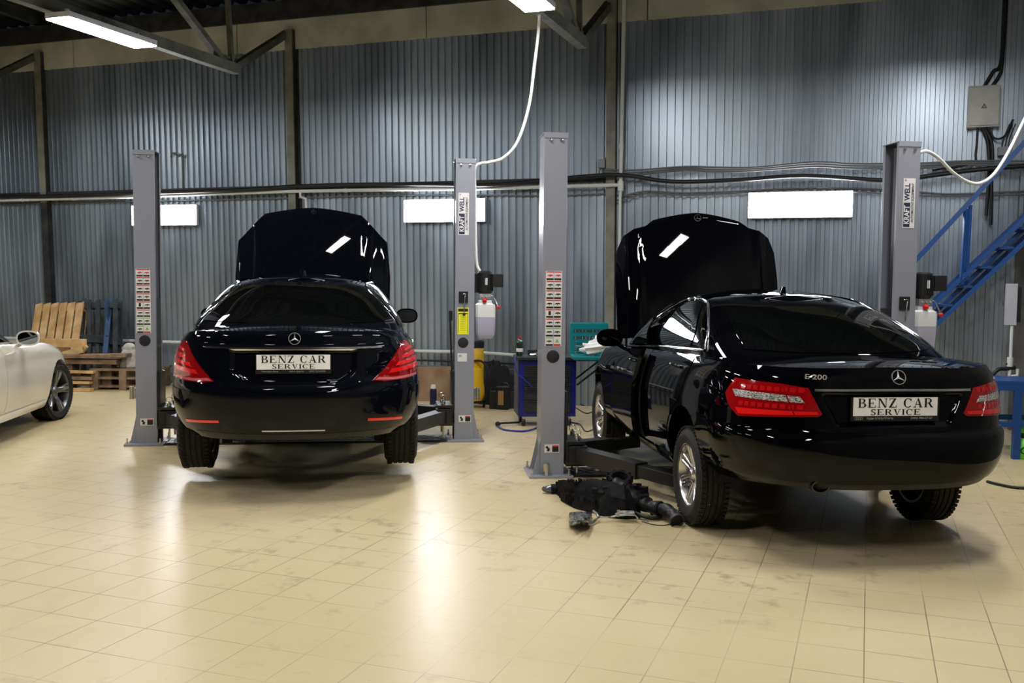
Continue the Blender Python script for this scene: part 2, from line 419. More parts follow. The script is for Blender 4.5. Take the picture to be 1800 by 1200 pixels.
# ---------------------------------------------------------------- wheels
def wheel(parent, x, y, z, side, R_, rimR, width, style, steer=0.0, studs=False):
    """side -1 left / +1 right; the outer face looks outwards"""
    root = bpy.data.objects.new('wheel', None); C.objects.link(root); root.parent = parent; root.empty_display_size = .1
    root.location = (x, y, z); root.rotation_euler = (0, 0, steer)
    Mx = Matrix.Rotation(side*PI/2, 4, 'Y')       # local +Z -> outwards
    w = width/2
    t = MB(); k = R_-rimR
    prof = [(rimR-0.012, -w*0.82), (rimR+0.2*k, -w*0.98), (rimR+0.55*k, -w*1.04), (R_-0.03, -w*0.93), (R_-0.008, -w*0.80)]
    for g in (-0.5, -0.17, 0.17, 0.5): prof += [(R_, w*(g-0.05)), (R_-0.008, w*(g-0.035)), (R_-0.008, w*(g+0.035)), (R_, w*(g+0.05))]
    prof += [(R_-0.008, w*0.80), (R_-0.03, w*0.93), (R_-0.035, w*0.955), (rimR+0.55*k, w*1.04), (rimR+0.5*k, w*1.045), (rimR+0.2*k, w*0.98), (rimR-0.012, w*0.82)]
    t.lathe(prof, Mx, 64)
    for j in range(56):                            # tread blocks along the shoulders
        a = 2*PI*j/56
        for g in (-0.74, 0.74):
            P = Mx @ Vector((R_*math.cos(a), R_*math.sin(a), g*w)); n = (Mx.to_3x3() @ Vector((math.cos(a), math.sin(a), 0)))
            ax = Mx.to_3x3() @ Vector((0, 0, 1)); t.bar(P-ax*0.016, P+ax*0.016, 0.022, 0.012, n)
    ty = t.build('tyre', RUBBER, root, smooth=35)
    if studs:
        s = MB()
        for j in range(110):
            a = random.random()*2*PI; g = random.choice((-0.8, -0.62, -0.3, 0.3, 0.62, 0.8))*w
            s.ball(Mx @ Vector(((R_+0.002)*math.cos(a), (R_+0.002)*math.sin(a), g)), 0.0028, 5)
        so = s.build('tyre_studs', CHROME, root); so['kind'] = 'stuff'
    rm = MB()
    f = w*0.62                                     # height of the spoke face
    rm.lathe([(rimR-0.004, w*0.86), (rimR+0.006, w*0.90), (rimR+0.004, w*0.80), (rimR-0.012, w*0.84), (rimR-0.022, w*0.70), (rimR-0.03, -w*0.5), (rimR-0.02, -w*0.85), (rimR-0.004, -w*0.86)], Mx, 56)
    def spoke(a, r0, r1, w0, w1, z0, z1, th=0.028, mi=0):
        d = Vector((math.cos(a), math.sin(a), 0)); e = Vector((-math.sin(a), math.cos(a), 0)); n = 7; rows = []
        for i in range(n):
            q = i/(n-1); r = r0+(r1-r0)*q; ww = w0+(w1-w0)*q; zz = z0+(z1-z0)*q + 0.012*math.sin(PI*q)
            c = d*r; zt = Vector((0, 0, zz))
            rows.append([Mx @ (c-e*ww*0.62+zt-Vector((0, 0, th))), Mx @ (c-e*ww*0.5+zt-Vector((0, 0, 0.006))), Mx @ (c-e*ww*0.3+zt), Mx @ (c+e*ww*0.3+zt), Mx @ (c+e*ww*0.5+zt-Vector((0, 0, 0.006))), Mx @ (c+e*ww*0.62+zt-Vector((0, 0, th)))])
        rm.grid(rows, mi)
    if style == 'seven_twin':
        for k_ in range(7):
            a = 2*PI*k_/7+0.2
            for s_ in (-1, 1):
                a0 = a+s_*0.15; r0 = 0.05; r1 = rimR-0.012
                p0 = Vector((math.cos(a)*r0, math.sin(a)*r0)); p0 += Vector((-math.sin(a), math.cos(a)))*s_*0.014
                p1 = Vector((math.cos(a+s_*0.13)*r1, math.sin(a+s_*0.13)*r1)); d2 = p1-p0; L = d2.length; ang = math.atan2(d2.y, d2.x)
                n = 7; rows = []; e = Vector((-math.sin(ang), math.cos(ang)))
                for i in range(n):
                    q = i/(n-1); c = p0+d2*q; ww = 0.024+0.006*q; zz = f-0.02+0.034*q
                    rows.append([Mx @ Vector((c.x-e.x*h*ww, c.y-e.y*h*ww, zz-dz)) for h, dz in ((0.6, 0.03), (0.5, 0.006), (0.25, 0), (-0.25, 0), (-0.5, 0.006), (-0.6, 0.03))])
                rm.grid(rows, 0)
    elif style == 'five_star':
        for k_ in range(5):
            a = 2*PI*k_/5+PI/2+0.1; spoke(a, 0.03, rimR-0.01, 0.07, 0.034, f-0.03, w*0.84, 0.03)
            spoke(a, 0.07, rimR-0.03, 0.016, 0.012, f-0.026, w*0.84+0.003, 0.008, mi=1)
            for s_ in (-1, 1): spoke(a+s_*0.20, 0.05, rimR-0.008, 0.022, 0.022, f-0.035, w*0.8, 0.02); spoke(a+s_*0.20, 0.06, rimR-0.01, 0.006, 0.006, f-0.033, w*0.8+.002, 0.006, mi=1)
    else:
        for k_ in range(10): spoke(2*PI*k_/10, 0.05, rimR-0.012, 0.034, 0.03, f-0.01, w*0.84)
    hub = MB().lathe([(0.0, f+0.006), (0.03, f+0.006), (0.036, f), (0.062, f-0.012), (0.07, f-0.03), (0.075, f-0.07)], Mx, 28)
    rm.add(hub.v, hub.f, 0)
    for k_ in range(5):
        a = 2*PI*k_/5+0.5; rm.cyl(Mx @ Vector((0.052*math.cos(a), 0.052*math.sin(a), f-0.03)), Mx @ Vector((0.052*math.cos(a), 0.052*math.sin(a), f-0.006)), 0.008, 8, 1)
    rim = rm.build('rim', [ALLOYD if style == 'five_star' else ALLOY, mat('bolt_dark', (0.05, 0.05, 0.05), 0.5, 0.6) if style != 'five_star' else ALLOY], root, smooth=35)
    dsk = MB().lathe([(0.0, -0.005), (rimR*0.72, -0.005), (rimR*0.72, -0.03), (0.0, -0.03)], Mx, 40)
    dsk.build('brake_disc', mat('brake_steel', (0.12, 0.11, 0.10), 0.4, 0.9), root, smooth=35)
    back = MB().lathe([(0.0, -w*0.45), (rimR-0.03, -w*0.5)], Mx, 40); back.build('dust_shield', UNDER, root)
    return root

def placecar(name, label, loc, az):
    return thing(name, label, 'car', loc, -az)

# ---------------------------------------------------------------- car bodies
E_BODY = dict(z0=[(-1.12, .36), (-.75, .335), (-.36, .30), (-.1, .2), (.4, .2), (2.5, .2), (3.3, .2), (3.72, .25)],
    z1=[(-1.12, 1.035), (-.95, 1.035), (-.6, 1.03), (0, 1.025), (1, 1.0), (2.2, .95), (2.9, .90), (3.4, .82), (3.72, .70)],
    W=[(0, .80), (.1, .87), (.25, .915), (.42, .927), (.6, .922), (.8, .90), (.93, .875), (1, .845)],
    yR=[(.34, -1.09), (.42, -1.12), (.55, -1.135), (.645, -1.125), (.665, -1.09), (.72, -1.08), (.85, -1.075), (.97, -1.06), (1.045, -1.03)],
    yF=[(.2, 3.60), (.4, 3.70), (.6, 3.72), (.8, 3.62), (.95, 3.5)],
    taper=[(-1.12, .965), (-.6, .985), (0, 1), (2.6, 1), (3.2, .975), (3.72, .94)],
    zc=[(-1.12, 1.04), (-.95, 1.058), (-.6, 1.07), (-.3, 1.08), (.3, 1.05), (2.3, 1.0), (2.5, .98), (2.62, .80), (3.3, .76), (3.7, .68)],
    cR=(.62, 3.4, 2.0), cF=(.8, 2.6, 2.0))
E_TOP = dict(z0=[(-2, .93), (4, .93)], z1=[(-2, 1.405), (4, 1.405)],
    W=[(0, .83), (.3, .80), (.6, .735), (.85, .655), (.95, .61), (1, .57)],
    yR=[(.93, -.78), (1.07, -.50), (1.2, -.18), (1.32, .14), (1.38, .33), (1.405, .45)],
    yF=[(.93, 2.55), (1.0, 2.38), (1.2, 1.93), (1.36, 1.5), (1.405, 1.3)],
    taper=[(-1, .93), (0, 1), (2.0, 1), (2.6, .96)],
    zc=[(.2, 1.40), (.5, 1.435), (.9, 1.465), (1.1, 1.47), (1.4, 1.45), (1.6, 1.42)],
    cR=(.5, 3.4, 2.0), cF=(.6, 3.0, 2.0), fan=(.4, .3))
S_BODY = dict(z0=[(-1.16, .28), (-.8, .27), (-.38, .26), (-.1, .18), (.4, .18), (2.6, .18), (3.5, .18), (3.96, .25)],
    z1=[(-1.16, 1.065), (-.95, 1.055), (-.6, 1.03), (0, .995), (1, .965), (2.2, .945), (3.0, .91), (3.6, .82), (3.96, .70)],
    W=[(0, .83), (.1, .89), (.25, .935), (.42, .95), (.6, .945), (.8, .92), (.93, .89), (1, .85)],
    yR=[(.25, -1.06), (.34, -1.12), (.45, -1.15), (.6, -1.16), (.66, -1.145), (.72, -1.12), (.85, -1.11), (.95, -1.10), (.965, -1.085), (1.03, -1.08), (1.075, -1.05)],
    yF=[(.2, 3.84), (.4, 3.94), (.6, 3.96), (.8, 3.86), (.95, 3.72)],
    taper=[(-1.16, .96), (-.6, .985), (0, 1), (2.8, 1), (3.4, .975), (3.96, .94)],
    zc=[(-1.16, 1.07), (-.95, 1.09), (-.6, 1.105), (-.3, 1.115), (.3, 1.08), (2.5, 1.02), (2.65, 1.0), (2.8, .82), (3.5, .78), (3.9, .68)],
    cR=(.78, 2.7, 2.0), cF=(.9, 2.5, 2.0))
S_TOP = dict(z0=[(-2, .95), (4, .95)], z1=[(-2, 1.425), (4, 1.425)],
    W=[(0, .86), (.3, .82), (.6, .745), (.85, .66), (.95, .615), (1, .57)],
    yR=[(.95, -.75), (1.1, -.47), (1.2, -.22), (1.32, .10), (1.39, .33), (1.425, .50)],
    yF=[(.95, 2.75), (1.02, 2.55), (1.2, 2.15), (1.38, 1.65), (1.425, 1.4)],
    taper=[(-1, .92), (0, 1), (2.2, 1), (2.8, .96)],
    zc=[(.2, 1.42), (.5, 1.45), (.9, 1.485), (1.2, 1.493), (1.6, 1.47), (1.8, 1.44)],
    cR=(.55, 3.2, 2.0), cF=(.6, 3.0, 2.0), fan=(.4, .3))
C_BODY = dict(z0=[(-1.0, .34), (-.4, .2), (.4, .19), (2.3, .19), (3.1, .19), (3.63, .24)],
    z1=[(-1.0, 1.0), (-.6, 1.0), (0, .99), (1, .96), (1.9, .93), (2.6, .90), (3.1, .80), (3.63, .66)],
    W=[(0, .80), (.1, .84), (.25, .875), (.45, .888), (.6, .885), (.75, .87), (.85, .868), (.95, .83), (1, .80)],
    yR=[(.3, -.95), (.5, -1.0), (.8, -.97), (1.0, -.9)], yF=[(.2, 3.5), (.4, 3.6), (.6, 3.63), (.8, 3.5), (.95, 3.3)],
    taper=[(-1.0, .93), (0, 1), (2.7, 1), (3.1, .98), (3.63, .90)],
    zc=[(-1.0, 1.0), (-.5, 1.04), (1.5, 1.0), (2.1, .97), (2.7, .92), (3.2, .84), (3.6, .70)], cR=(.7, 2.8, 2.0), cF=(.85, 2.6, 2.0))
C_TOP = dict(z0=[(-2, .90), (4, .90)], z1=[(-2, 1.36), (4, 1.36)],
    W=[(0, .80), (.3, .765), (.6, .70), (.85, .62), (.95, .58), (1, .54)],
    yR=[(.90, -.75), (1.05, -.4), (1.2, -.05), (1.3, .3), (1.36, .5)], yF=[(.90, 2.0), (1.0, 1.78), (1.2, 1.3), (1.32, 1.0), (1.36, .9)],
    taper=[(-1, .93), (0, 1), (1.8, 1), (2.4, .96)], zc=[(.2, 1.35), (.7, 1.40), (1.0, 1.41), (1.3, 1.38)], cR=(.5, 3.2, 2.0), cF=(.55, 3.0, 2.0), fan=(.4, .3))

def rect_rec(x, z, cx, z0, z1, dp, e=0.03):
    return dp*(1-sstep(cx-e, cx+e, abs(x)))*sstep(z0-e, z0+e, z)*(1-sstep(z1-e*0.6, z1+e*0.6, z))
def s_recess(x, z):                                # rounded tub around the plate, narrower below
    w_ = 0.26+0.17*sstep(0.62, 0.80, z)
    return rect_rec(x, z, w_, 0.68, 0.925, 0.035, 0.022)
def e_recess(x, z):
    w_ = 0.34+0.08*sstep(0.70, 0.9, z)
    return rect_rec(x, z, w_, 0.715, 0.885, 0.028, 0.02)
def qz(S, pts, kind='y'):
    return [((S.q_y(a, z) if kind == 'y' else S.q_x(a, z)), z) for a, z in pts]
def on(S, pts, off):                               # (q,z) line lifted off the surface
    return [spt(S, q, z, off)[0] for q, z in pts]
def arc_yz(cy, cz, r, a0, a1, n=8):
    return [(cy+r*math.cos(math.radians(a0+(a1-a0)*i/n)), cz+r*math.sin(math.radians(a0+(a1-a0)*i/n))) for i in range(n+1)]

def mirror_part(root, paint, x, y, z, side):
    m = MB(); n, k = 14, 18; rows = []
    for i in range(n+1):
        t = i/n; s_ = math.sqrt(max(0.0, 1-(1-t)**2.4)) if t < 1 else 1.0; yy = y+0.13*(1-t)-0.02
        rows.append([Vector((x + side*(0.115*s_*np.sign(math.cos(a))*abs(math.cos(a))**0.8 + 0.01), yy, z + 0.078*s_*np.sign(math.sin(a))*abs(math.sin(a))**0.8 - side*0*0.0)) for a in [2*PI*j/k for j in range(k+1)]])
    m.grid(rows, 0)
    m.add(rows[-1][:-1], [tuple(range(k))], 0)
    m.tube([(x-side*0.06, y+0.03, z-0.05), (x-side*0.13, y+0.05, z-0.09), (x-side*0.19, y+0.05, z-0.10)], 0.022, 8, 0)
    o = m.build('side_mirror', paint, root, smooth=50)
    g = MB(); rows = [[Vector((x+side*(0.01+0.098*r*np.sign(math.cos(a))*abs(math.cos(a))**0.8), y-0.0215, z+0.062*r*np.sign(math.sin(a))*abs(math.sin(a))**0.8)) for a in [2*PI*j/k for j in range(k+1)]] for r in (0.02, 0.5, 1.0)]
    g.grid(rows, 0); g.build('mirror_glass', mat('mirror_glass', (0.25, 0.27, 0.3), 0.03, 1.0), o)
    return o
def handle(root, S, y, z, side, m):
    mb = MB(); P = []
    for i in range(9):
        t = i/8; q = S.q_y(y-0.11+0.22*t, z); p, n = spt(S, side*q, z, 0.004+0.034*math.sin(PI*t)**0.4); P.append(p)
    mb.tube(P, 0.012, 8, rs=[0.008]+[0.013]*7+[0.008]); return mb.build('door_handle', m, root, smooth=60)

def make_car(kind, paint, name, label, loc, az, lift, droop):
    Bp, Tp = {'E': (E_BODY, E_TOP), 'S': (S_BODY, S_TOP), 'C': (C_BODY, C_TOP)}[kind]
    Bp = dict(Bp)
    if kind == 'E': Bp['rec'] = e_recess
    if kind == 'S': Bp['rec'] = s_recess
    B, T = Ring(**Bp), Ring(**Tp)
    root = placecar(name, label, (loc[0], loc[1], lift), az)
    wb = {'E': 2.874, 'S': 3.035, 'C': 2.70}[kind]; wr = {'E': .325, 'S': .35, 'C': .322}[kind]
    rim = {'E': .213, 'S': .235, 'C': .252}[kind]; tw = {'E': .215, 'S': .25, 'C': .225}[kind]; xo = {'E': .80, 'S': .825, 'C': .775}[kind]
    ar = wr+0.045; az_ = wr+0.0
    # ---- body shell
    mb = MB()
    hoodline = wb-0.27 if kind != 'C' else 99
    shell(mb, B, arches=[(0, az_, ar), (wb, az_, ar)], topmi=(lambda c: 1 if (c.y > hoodline and abs(c.x) < 0.78) else 0))
    shell(mb, T, nv=20, nq=48)
    body = mb.build('body', [paint, UNDER], root, smooth=40)
    # ---- underbody, wheel wells
    ub = MB(); yr, yf = B.yr0, B.yf0
    ub.box((0, wb/2, 0.27), (1.30, wb-0.9, 0.14)); ub.box((0, -0.62, 0.42), (1.0, .5, 0.12)); ub.box((0, wb+0.55, 0.3), (1.2, 0.45, 0.12))
    ub.tube([(0, 0.4, 0.2), (0, wb-0.5, 0.2)], 0.05, 8); ub.box((0, 0, wr), (1.2, 0.12, 0.10)); ub.box((0, wb, wr), (1.2, 0.12, 0.10))
    ub.bar((-0.55, -0.32, 0.32), (-0.50, wb-0.4, 0.24), 0.08, 0.07); ub.bar((0.55, -0.32, 0.32), (0.50, wb-0.4, 0.24), 0.08, 0.07)
    ub.build('underbody', UNDER, root)
    for sd in (-1, 1):
        for yy in (0, wb):
            ww = MB(); rows = []
            for a in range(-12, 193, 12):
                ca, sa = math.cos(math.radians(a)), math.sin(math.radians(a))
                rows.append([Vector((sd*xx, yy+ca*(ar+0.004), az_+sa*(ar+0.004))) for xx in (0.79, 0.6, 0.45)])
            ww.grid(rows); ww.add([Vector((sd*0.45, yy, az_-0.1))]+[r[2] for r in rows], [(0, i, i+1) for i in range(1, len(rows))])
            ww.build('wheel_well', UNDER, root)
    # ---- wheels
    st = {'E': 'seven_twin', 'S': 'ten', 'C': 'five_star'}[kind]
    for sd in (-1, 1):
        for yy in (0, wb):
            wheel(root, sd*(xo-0.01), yy, wr-droop, sd, wr, rim, tw, st, steer=(-0.19 if kind == 'C' and yy > 0 else 0.0), studs=(kind == 'E' and yy == 0))
    # ---- doors on both flanks, windows, trim
    yb = {'E': 1.10, 'S': 1.13, 'C': 1.02}[kind]; yfr = {'E': 2.13, 'S': 2.25, 'C': 1.93}[kind]
    for sd in (-1, 1):
        zt = lambda y: B.z1(y)-0.012
        arcp = arc_yz(0, az_, ar+0.035, 20, 72)
        ry = arcp[0][0]; topy = -0.02 if kind != 'C' else 0.12
        left = [(ry, 0.32)] + arcp + [(topy, zt(topy))]
        d = MB()
        patch(d, B, qz(B, [(left[0][0], 0.30), (yb-0.005, 0.30)]), qz(B, [(topy, zt(topy)), (0.5, zt(0.5)), (yb-0.02, zt(yb))]), 22, 20, 0.005, left=qz(B, left), right=qz(B, [(yb-0.005, 0.30), (yb+0.02, 0.6), (yb-0.02, zt(yb))]), depth=0.03, mirror=sd < 0)
        rd = d.build('rear_door', paint, root, smooth=40)
        d = MB()
        patch(d, B, qz(B, [(yb+0.012, 0.30), (yfr, 0.30)]), qz(B, [(yb, zt(yb)), (yfr-0.05, zt(yfr))]), 22, 20, 0.005, left=qz(B, [(yb+0.012, 0.30), (yb+0.037, 0.6), (yb, zt(yb))]), right=qz(B, [(yfr, 0.30), (yfr+0.06, 0.6), (yfr-0.05, zt(yfr))]), depth=0.03, mirror=sd < 0)
        fd = d.build('front_door', paint, root, smooth=40)
        if kind == 'E' and sd < 0:                 # this door stands ajar, a black patch paints the shade in its gap
            fr = MB(); patch(fr, B, qz(B, [(yb-.10, .30), (yb+.16, .30)]), qz(B, [(yb-.10, zt(yb)), (yb+.16, zt(yb))]), 8, 16, 0.0035, depth=.01, mirror=True); fr.build('door_gap_shade', UNDER, root, smooth=40)
            hp = Vector((-.90, yfr, 0)); fd.matrix_basis = Matrix.Translation(hp) @ Matrix.Rotation(math.radians(-4.0), 4, 'Z') @ Matrix.Translation(-hp)
        handle(rd, B, yb-0.80 if kind != 'C' else 0.24, B.z1(yb-0.8)-0.085, sd, paint if kind != 'S' else CHROME)
        handle(fd, B, yb+0.16, B.z1(yb+0.1)-0.10, sd, paint if kind != 'S' else CHROME)
        # side glass
        if kind == 'E':
            dl = dict(fb=[(2.04, .97), (1.12, 1.036)], ft=[(2.03, .985), (1.57, 1.18), (1.30, 1.295), (1.14, 1.352)], rb=[(1.02, 1.042), (.26, 1.074)], rt=[(1.0, 1.372), (.76, 1.374), (.57, 1.352)], qb=[(.20, 1.075), (-.05, 1.082)], qt=[(.51, 1.335), (.37, 1.285)], qr=[(-.05, 1.082), (.06, 1.145), (.20, 1.215), (.37, 1.285)])
        elif kind == 'S':
            dl = dict(fb=[(2.25, 1.0), (1.15, 1.04)], ft=[(2.24, 1.015), (1.75, 1.20), (1.45, 1.30), (1.2, 1.365)], rb=[(1.05, 1.045), (.20, 1.07)], rt=[(1.05, 1.385), (.60, 1.38), (.34, 1.32)], qb=[(.14, 1.07), (-.15, 1.075)], qt=[(.28, 1.30), (.12, 1.22)], qr=[(-.15, 1.075), (-.03, 1.14), (.12, 1.22)])
        else:
            dl = dict(fb=[(1.60, .955), (.92, .985)], ft=[(1.59, .97), (1.25, 1.12), (1.1, 1.19), (.95, 1.25)], rb=[(.84, .99), (.30, 1.02)], rt=[(.84, 1.28), (.60, 1.27), (.42, 1.24)], qb=[(.24, 1.02), (-.0, 1.03)], qt=[(.36, 1.22), (.28, 1.18)], qr=[(-.0, 1.03), (.1, 1.09), (.28, 1.18)])
        def sw(b, t, r=None, l=None, nm='side_window', par=root):
            g = MB(); patch(g, T, qz(T, b), qz(T, t), 18, 12, 0.006, left=qz(T, l) if l else None, right=qz(T, r) if r else None, depth=0.012, mirror=sd < 0)
            return g.build(nm, GLASS, par, smooth=30)
        sw(dl['fb'][::-1], dl['ft'][::-1], nm='front_side_window', par=fd); sw(dl['rb'][::-1], dl['rt'][::-1], nm='rear_side_window'); sw(dl['qb'][::-1], dl['qt'][::-1], l=dl['qr'], nm='quarter_window')
        # bright surround
        ch = MB()
        loop = dl['ft'][:]+dl['rt']+[dl['qt'][-1]]+dl['qr'][::-1][1:]
        loop = [(y+(0.0), z+0.018) for y, z in loop[:-1]]+[(loop[-1][0]-0.03, loop[-1][1]-0.01)]
        line = smoothpts([Vector((y, z, 0)) for y, z in loop], 5)
        pl = [spt(T, sd*T.q_y(p.x, p.y), p.y, 0.006)[0] for p in line]
        ch.tube(pl, 0.009 if kind != 'C' else 0.005, 6)
        bot = dl['fb'] + dl['rb'] + dl['qb']
        pl = [spt(T, sd*T.q_y(y, z-0.016), z-0.016, 0.010)[0] for y, z in resample(bot, 24)]
        ch.tube(pl, 0.008 if kind != 'C' else 0.004, 6)
        ch.build('window_trim', CHROME if kind != 'C' else TRIM, root, smooth=60)
        mirror_part(root, paint, sd*{'E': .975, 'S': .985, 'C': .93}[kind], {'E': 2.02, 'S': 2.2, 'C': 1.50}[kind], {'E': 1.03, 'S': 1.06, 'C': 1.0}[kind], sd)
        # sill
        sl = MB(); patch(sl, B, qz(B, [(ar+0.04, 0.205), (wb-ar-0.04, 0.205)]), qz(B, [(ar+0.04, 0.285), (wb-ar-0.04, 0.285)]), 20, 4, 0.012, depth=0.03, mirror=sd < 0)
        sl.build('sill', paint if kind == 'C' else PAINT, root, smooth=40)
    # ---- rear window, windscreen
    rw = {'E': ((1.095, .63), (1.335, .555), 1.352), 'S': ((1.105, .745), (1.36, .60), 1.385), 'C': ((1.06, .6), (1.28, .5), 1.29)}[kind]
    (zb, xb), (zt_, xt), ztc = rw
    g = MB(); ee = [(-xb, zb), (-xb*0.5, zb-0.012), (0, zb-0.016), (xb*0.5, zb-0.012), (xb, zb)]
    tt = [(-xt+0.03, zt_+0.012), (-xt*0.6, ztc-0.004), (0, ztc), (xt*0.6, ztc-0.004), (xt-0.03, zt_+0.012)]
    patch(g, T, qz(T, ee, 'x'), qz(T, tt, 'x'), 34, 20, 0.005, left=qz(T, [(-xb, zb), (-xb*0.965, zb+0.02), (-(xb+xt)*0.5, (zb+zt_)/2), (-xt, zt_-0.03), (-xt+0.03, zt_+0.012)], 'x'), right=qz(T, [(xb, zb), (xb*0.965, zb+0.02), ((xb+xt)*0.5, (zb+zt_)/2), (xt, zt_-0.03), (xt-0.03, zt_+0.012)], 'x'), depth=0.012)
    g.build('rear_window', GLASS, root, smooth=30)
    g = MB(); zb2 = T.z0(0)+0.06; zt2 = T.z1(0)-0.03
    patch(g, T, [(-2.32, zb2), (-2.7, zb2), (-3, zb2)], [(-2.42, zt2), (-2.7, zt2), (-3, zt2)], 16, 12, 0.005); patch(g, T, [(3, zb2), (2.7, zb2), (2.32, zb2)], [(3, zt2), (2.7, zt2), (2.42, zt2)], 16, 12, 0.005)
    g.build('windscreen', GLASS, root, smooth=30)
    # ---- antenna fin
    if kind != 'C':
        a = MB(); yy = {'E': .62, 'S': .70}[kind]; zr = T.zc(yy)
        a.grid([[Vector((x*(1-t*0.7), yy+0.07-0.13*u_-0.04*t*(1-u_), zr-0.01+0.055*t)) for u_, x in ((0, 0.0), (0.25, 0.016), (0.8, 0.02), (1, 0.0), (0.8, -0.02), (0.25, -0.016), (0, 0.0))] for t in (0, 0.5, 0.85, 1)])
        a.build('antenna', paint, root, smooth=60)
    # ---- tail
    if kind in 'ES':
        trk = MB(); bmp = MB()
        if kind == 'E':
            tb, tl, tt_ = [(-.46, .70), (-.3, .675), (0, .668), (.3, .675), (.46, .70)], [(-.46, .70), (-.545, .80), (-.60, .90), (-.66, .985), (-.66, 1.025)], [(-.66, 1.025), (-.3, 1.036), (0, 1.04), (.3, 1.036), (.66, 1.025)]
        else:
            tb, tl, tt_ = [(-.44, .67), (-.25, .635), (0, .625), (.25, .635), (.44, .67)], [(-.44, .67), (-.56, .78), (-.63, .88), (-.69, .975), (-.70, 1.03)], [(-.70, 1.035), (-.35, 1.062), (0, 1.07), (.35, 1.062), (.70, 1.035)]
        tr_ = [(-x, z) for x, z in tl]
        patch(trk, B, qz(B, tb, 'x'), qz(B, tt_, 'x'), 60, 44, 0.005, left=qz(B, tl, 'x'), right=qz(B, tr_, 'x'), depth=0.02)
        trunk = trk.build('boot_lid', paint, root, smooth=40)
        zt_b = {'E': .655, 'S': .612}[kind]; zb_b = {'E': .40, 'S': .33}[kind]; qe = {'E': .97, 'S': .97}[kind]
        patch(bmp, B, [(-qe, zb_b), (0, zb_b-0.02), (qe, zb_b)], [(-qe, zt_b+0.02), (-0.4, zt_b+0.0), (0, zt_b), (0.4, zt_b+0.0), (qe, zt_b+0.02)], 70, 14, 0.006, depth=0.02)
        bump = bmp.build('rear_bumper', paint, root, smooth=40)
        # lower valance
        vl = MB()
        if kind == 'E':
            patch(vl, B, [(-.7, .36), (0, .345), (.7, .36)], [(-.8, .395), (0, .385), (.8, .395)], 40, 4, 0.002, depth=0.02); vl.build('valance', TRIM, root, smooth=40)
            ex = MB(); M_ = Matrix.Translation((-.43, -1.02, .365)) @ Matrix.Rotation(PI/2, 4, 'X') @ Matrix.Diagonal((1.5, 1, 1, 1))
            ex.lathe([(.035, -.25), (.036, .055), (.031, .055), (.030, -.2), (0, -.2)], M_, 24); ex.build('exhaust_tip', mat('exhaust_steel', (.12, .11, .1), .3, 1.0), root, smooth=40)
        else:
            patch(vl, B, [(-.45, .30), (0, .29), (.45, .30)], [(-.55, .335), (0, .33), (.55, .335)], 40, 4, 0.008, depth=0.02); vl.build('valance', TRIM, root, smooth=40)
            gr = MB(); patch(gr, B, qz(B, [(-.22, .352), (.22, .352)], 'x'), qz(B, [(-.22, .362), (.22, .362)], 'x'), 20, 3, 0.010, depth=0.006); gr.build('chrome_strip', SATIN, bump, smooth=40)
        # lamps
        for mir in (True, False):
            l = MB()
            if kind == 'E':
                bo = [(.183, .779), (.195, .762), (.37, .753), (.643, .735)]; to = [(.253, .922), (.40, .941), (.708, .952)]
                lf = [(.183, .779), (.222, .86), (.253, .922)]; rt = [(.643, .735), (.725, .79), (.773, .86), (.708, .952)]
                patch(l, B, bo, to, 34, 16, 0.009, left=lf, right=rt, depth=0.02, mirror=mir); lo = l.build('tail_light', LAMP, root, smooth=40)
                l = MB(); patch(l, B, [(.263, .838), (.45, .842), (.675, .848)], [(.29, .872), (.45, .882), (.71, .888)], 30, 6, 0.0125, depth=0.006, mirror=mir)
                l.build('clear_strip', LAMPW, lo, smooth=40)
                l = MB(); patch(l, B, [(.20, .775), (.37, .765), (.64, .75)], [(.205, .79), (.37, .79), (.665, .785)], 30, 5, 0.0125, depth=0.006, mirror=mir)
                l.build('brake_light_bar', LAMPB, lo, smooth=40)
                for z_ in (.80, .895):
                    l = MB()
                    for k_ in range(9):
                        qa = .27+.043*k_; patch(l, B, [(qa, z_), (qa+.030, z_)], [(qa, z_+.026), (qa+.030, z_+.026)], 4, 4, 0.0115, depth=0.004, mirror=mir)
                    l.build('lens_blocks', mat('red_lens_blocks', (.52, .005, .008), .15, coat=1.0), lo, smooth=40)
                l = MB(); patch(l, B, [(.298, .757), (.305, .757)], [(.383, .940), (.391, .940)], 3, 12, 0.014, depth=0.008, mirror=mir); l.build('seam', LAMPD, lo, smooth=40)
            else:
                bo = [(.345, .700), (.42, .688), (.60, .688), (.80, .702)]; to = [(.66, .965), (.69, .975), (.715, .968)]
                lf = [(.345, .700), (.40, .75), (.50, .84), (.60, .925), (.66, .965)]; rt = [(.80, .702), (.86, .76), (.87, .82), (.80, .91), (.715, .968)]
                patch(l, B, bo, to, 24, 26, 0.010, left=lf, right=rt, depth=0.02, mirror=mir); lo = l.build('tail_light', LAMPD, root, smooth=40)
                l = MB()
                for (q0, q1, za, zb_, sl_) in ((.46, .84, .745, .775, .028), (.53, .85, .795, .822, .028), (.60, .83, .845, .870, .026), (.645, .78, .895, .915, .018)):
                    patch(l, B, [(q0, za), ((q0+q1)/2, za+.012), (q1, za+sl_)], [(q0+.03, zb_), ((q0+q1)/2, zb_+.012), (q1+.005, zb_+sl_)], 18, 5, 0.0145, depth=0.006, mirror=mir)
                l.build('light_blades', LAMPB, lo, smooth=40)
                l = MB(); patch(l, B, [(.36, .702), (.5, .692), (.79, .704)], [(.385, .722), (.5, .712), (.80, .722)], 24, 4, 0.0145, depth=0.006, mirror=mir); l.build('light_strip', mat('pink_lens', (.55, .12, .13), .15, coat=1.0), lo, smooth=40)
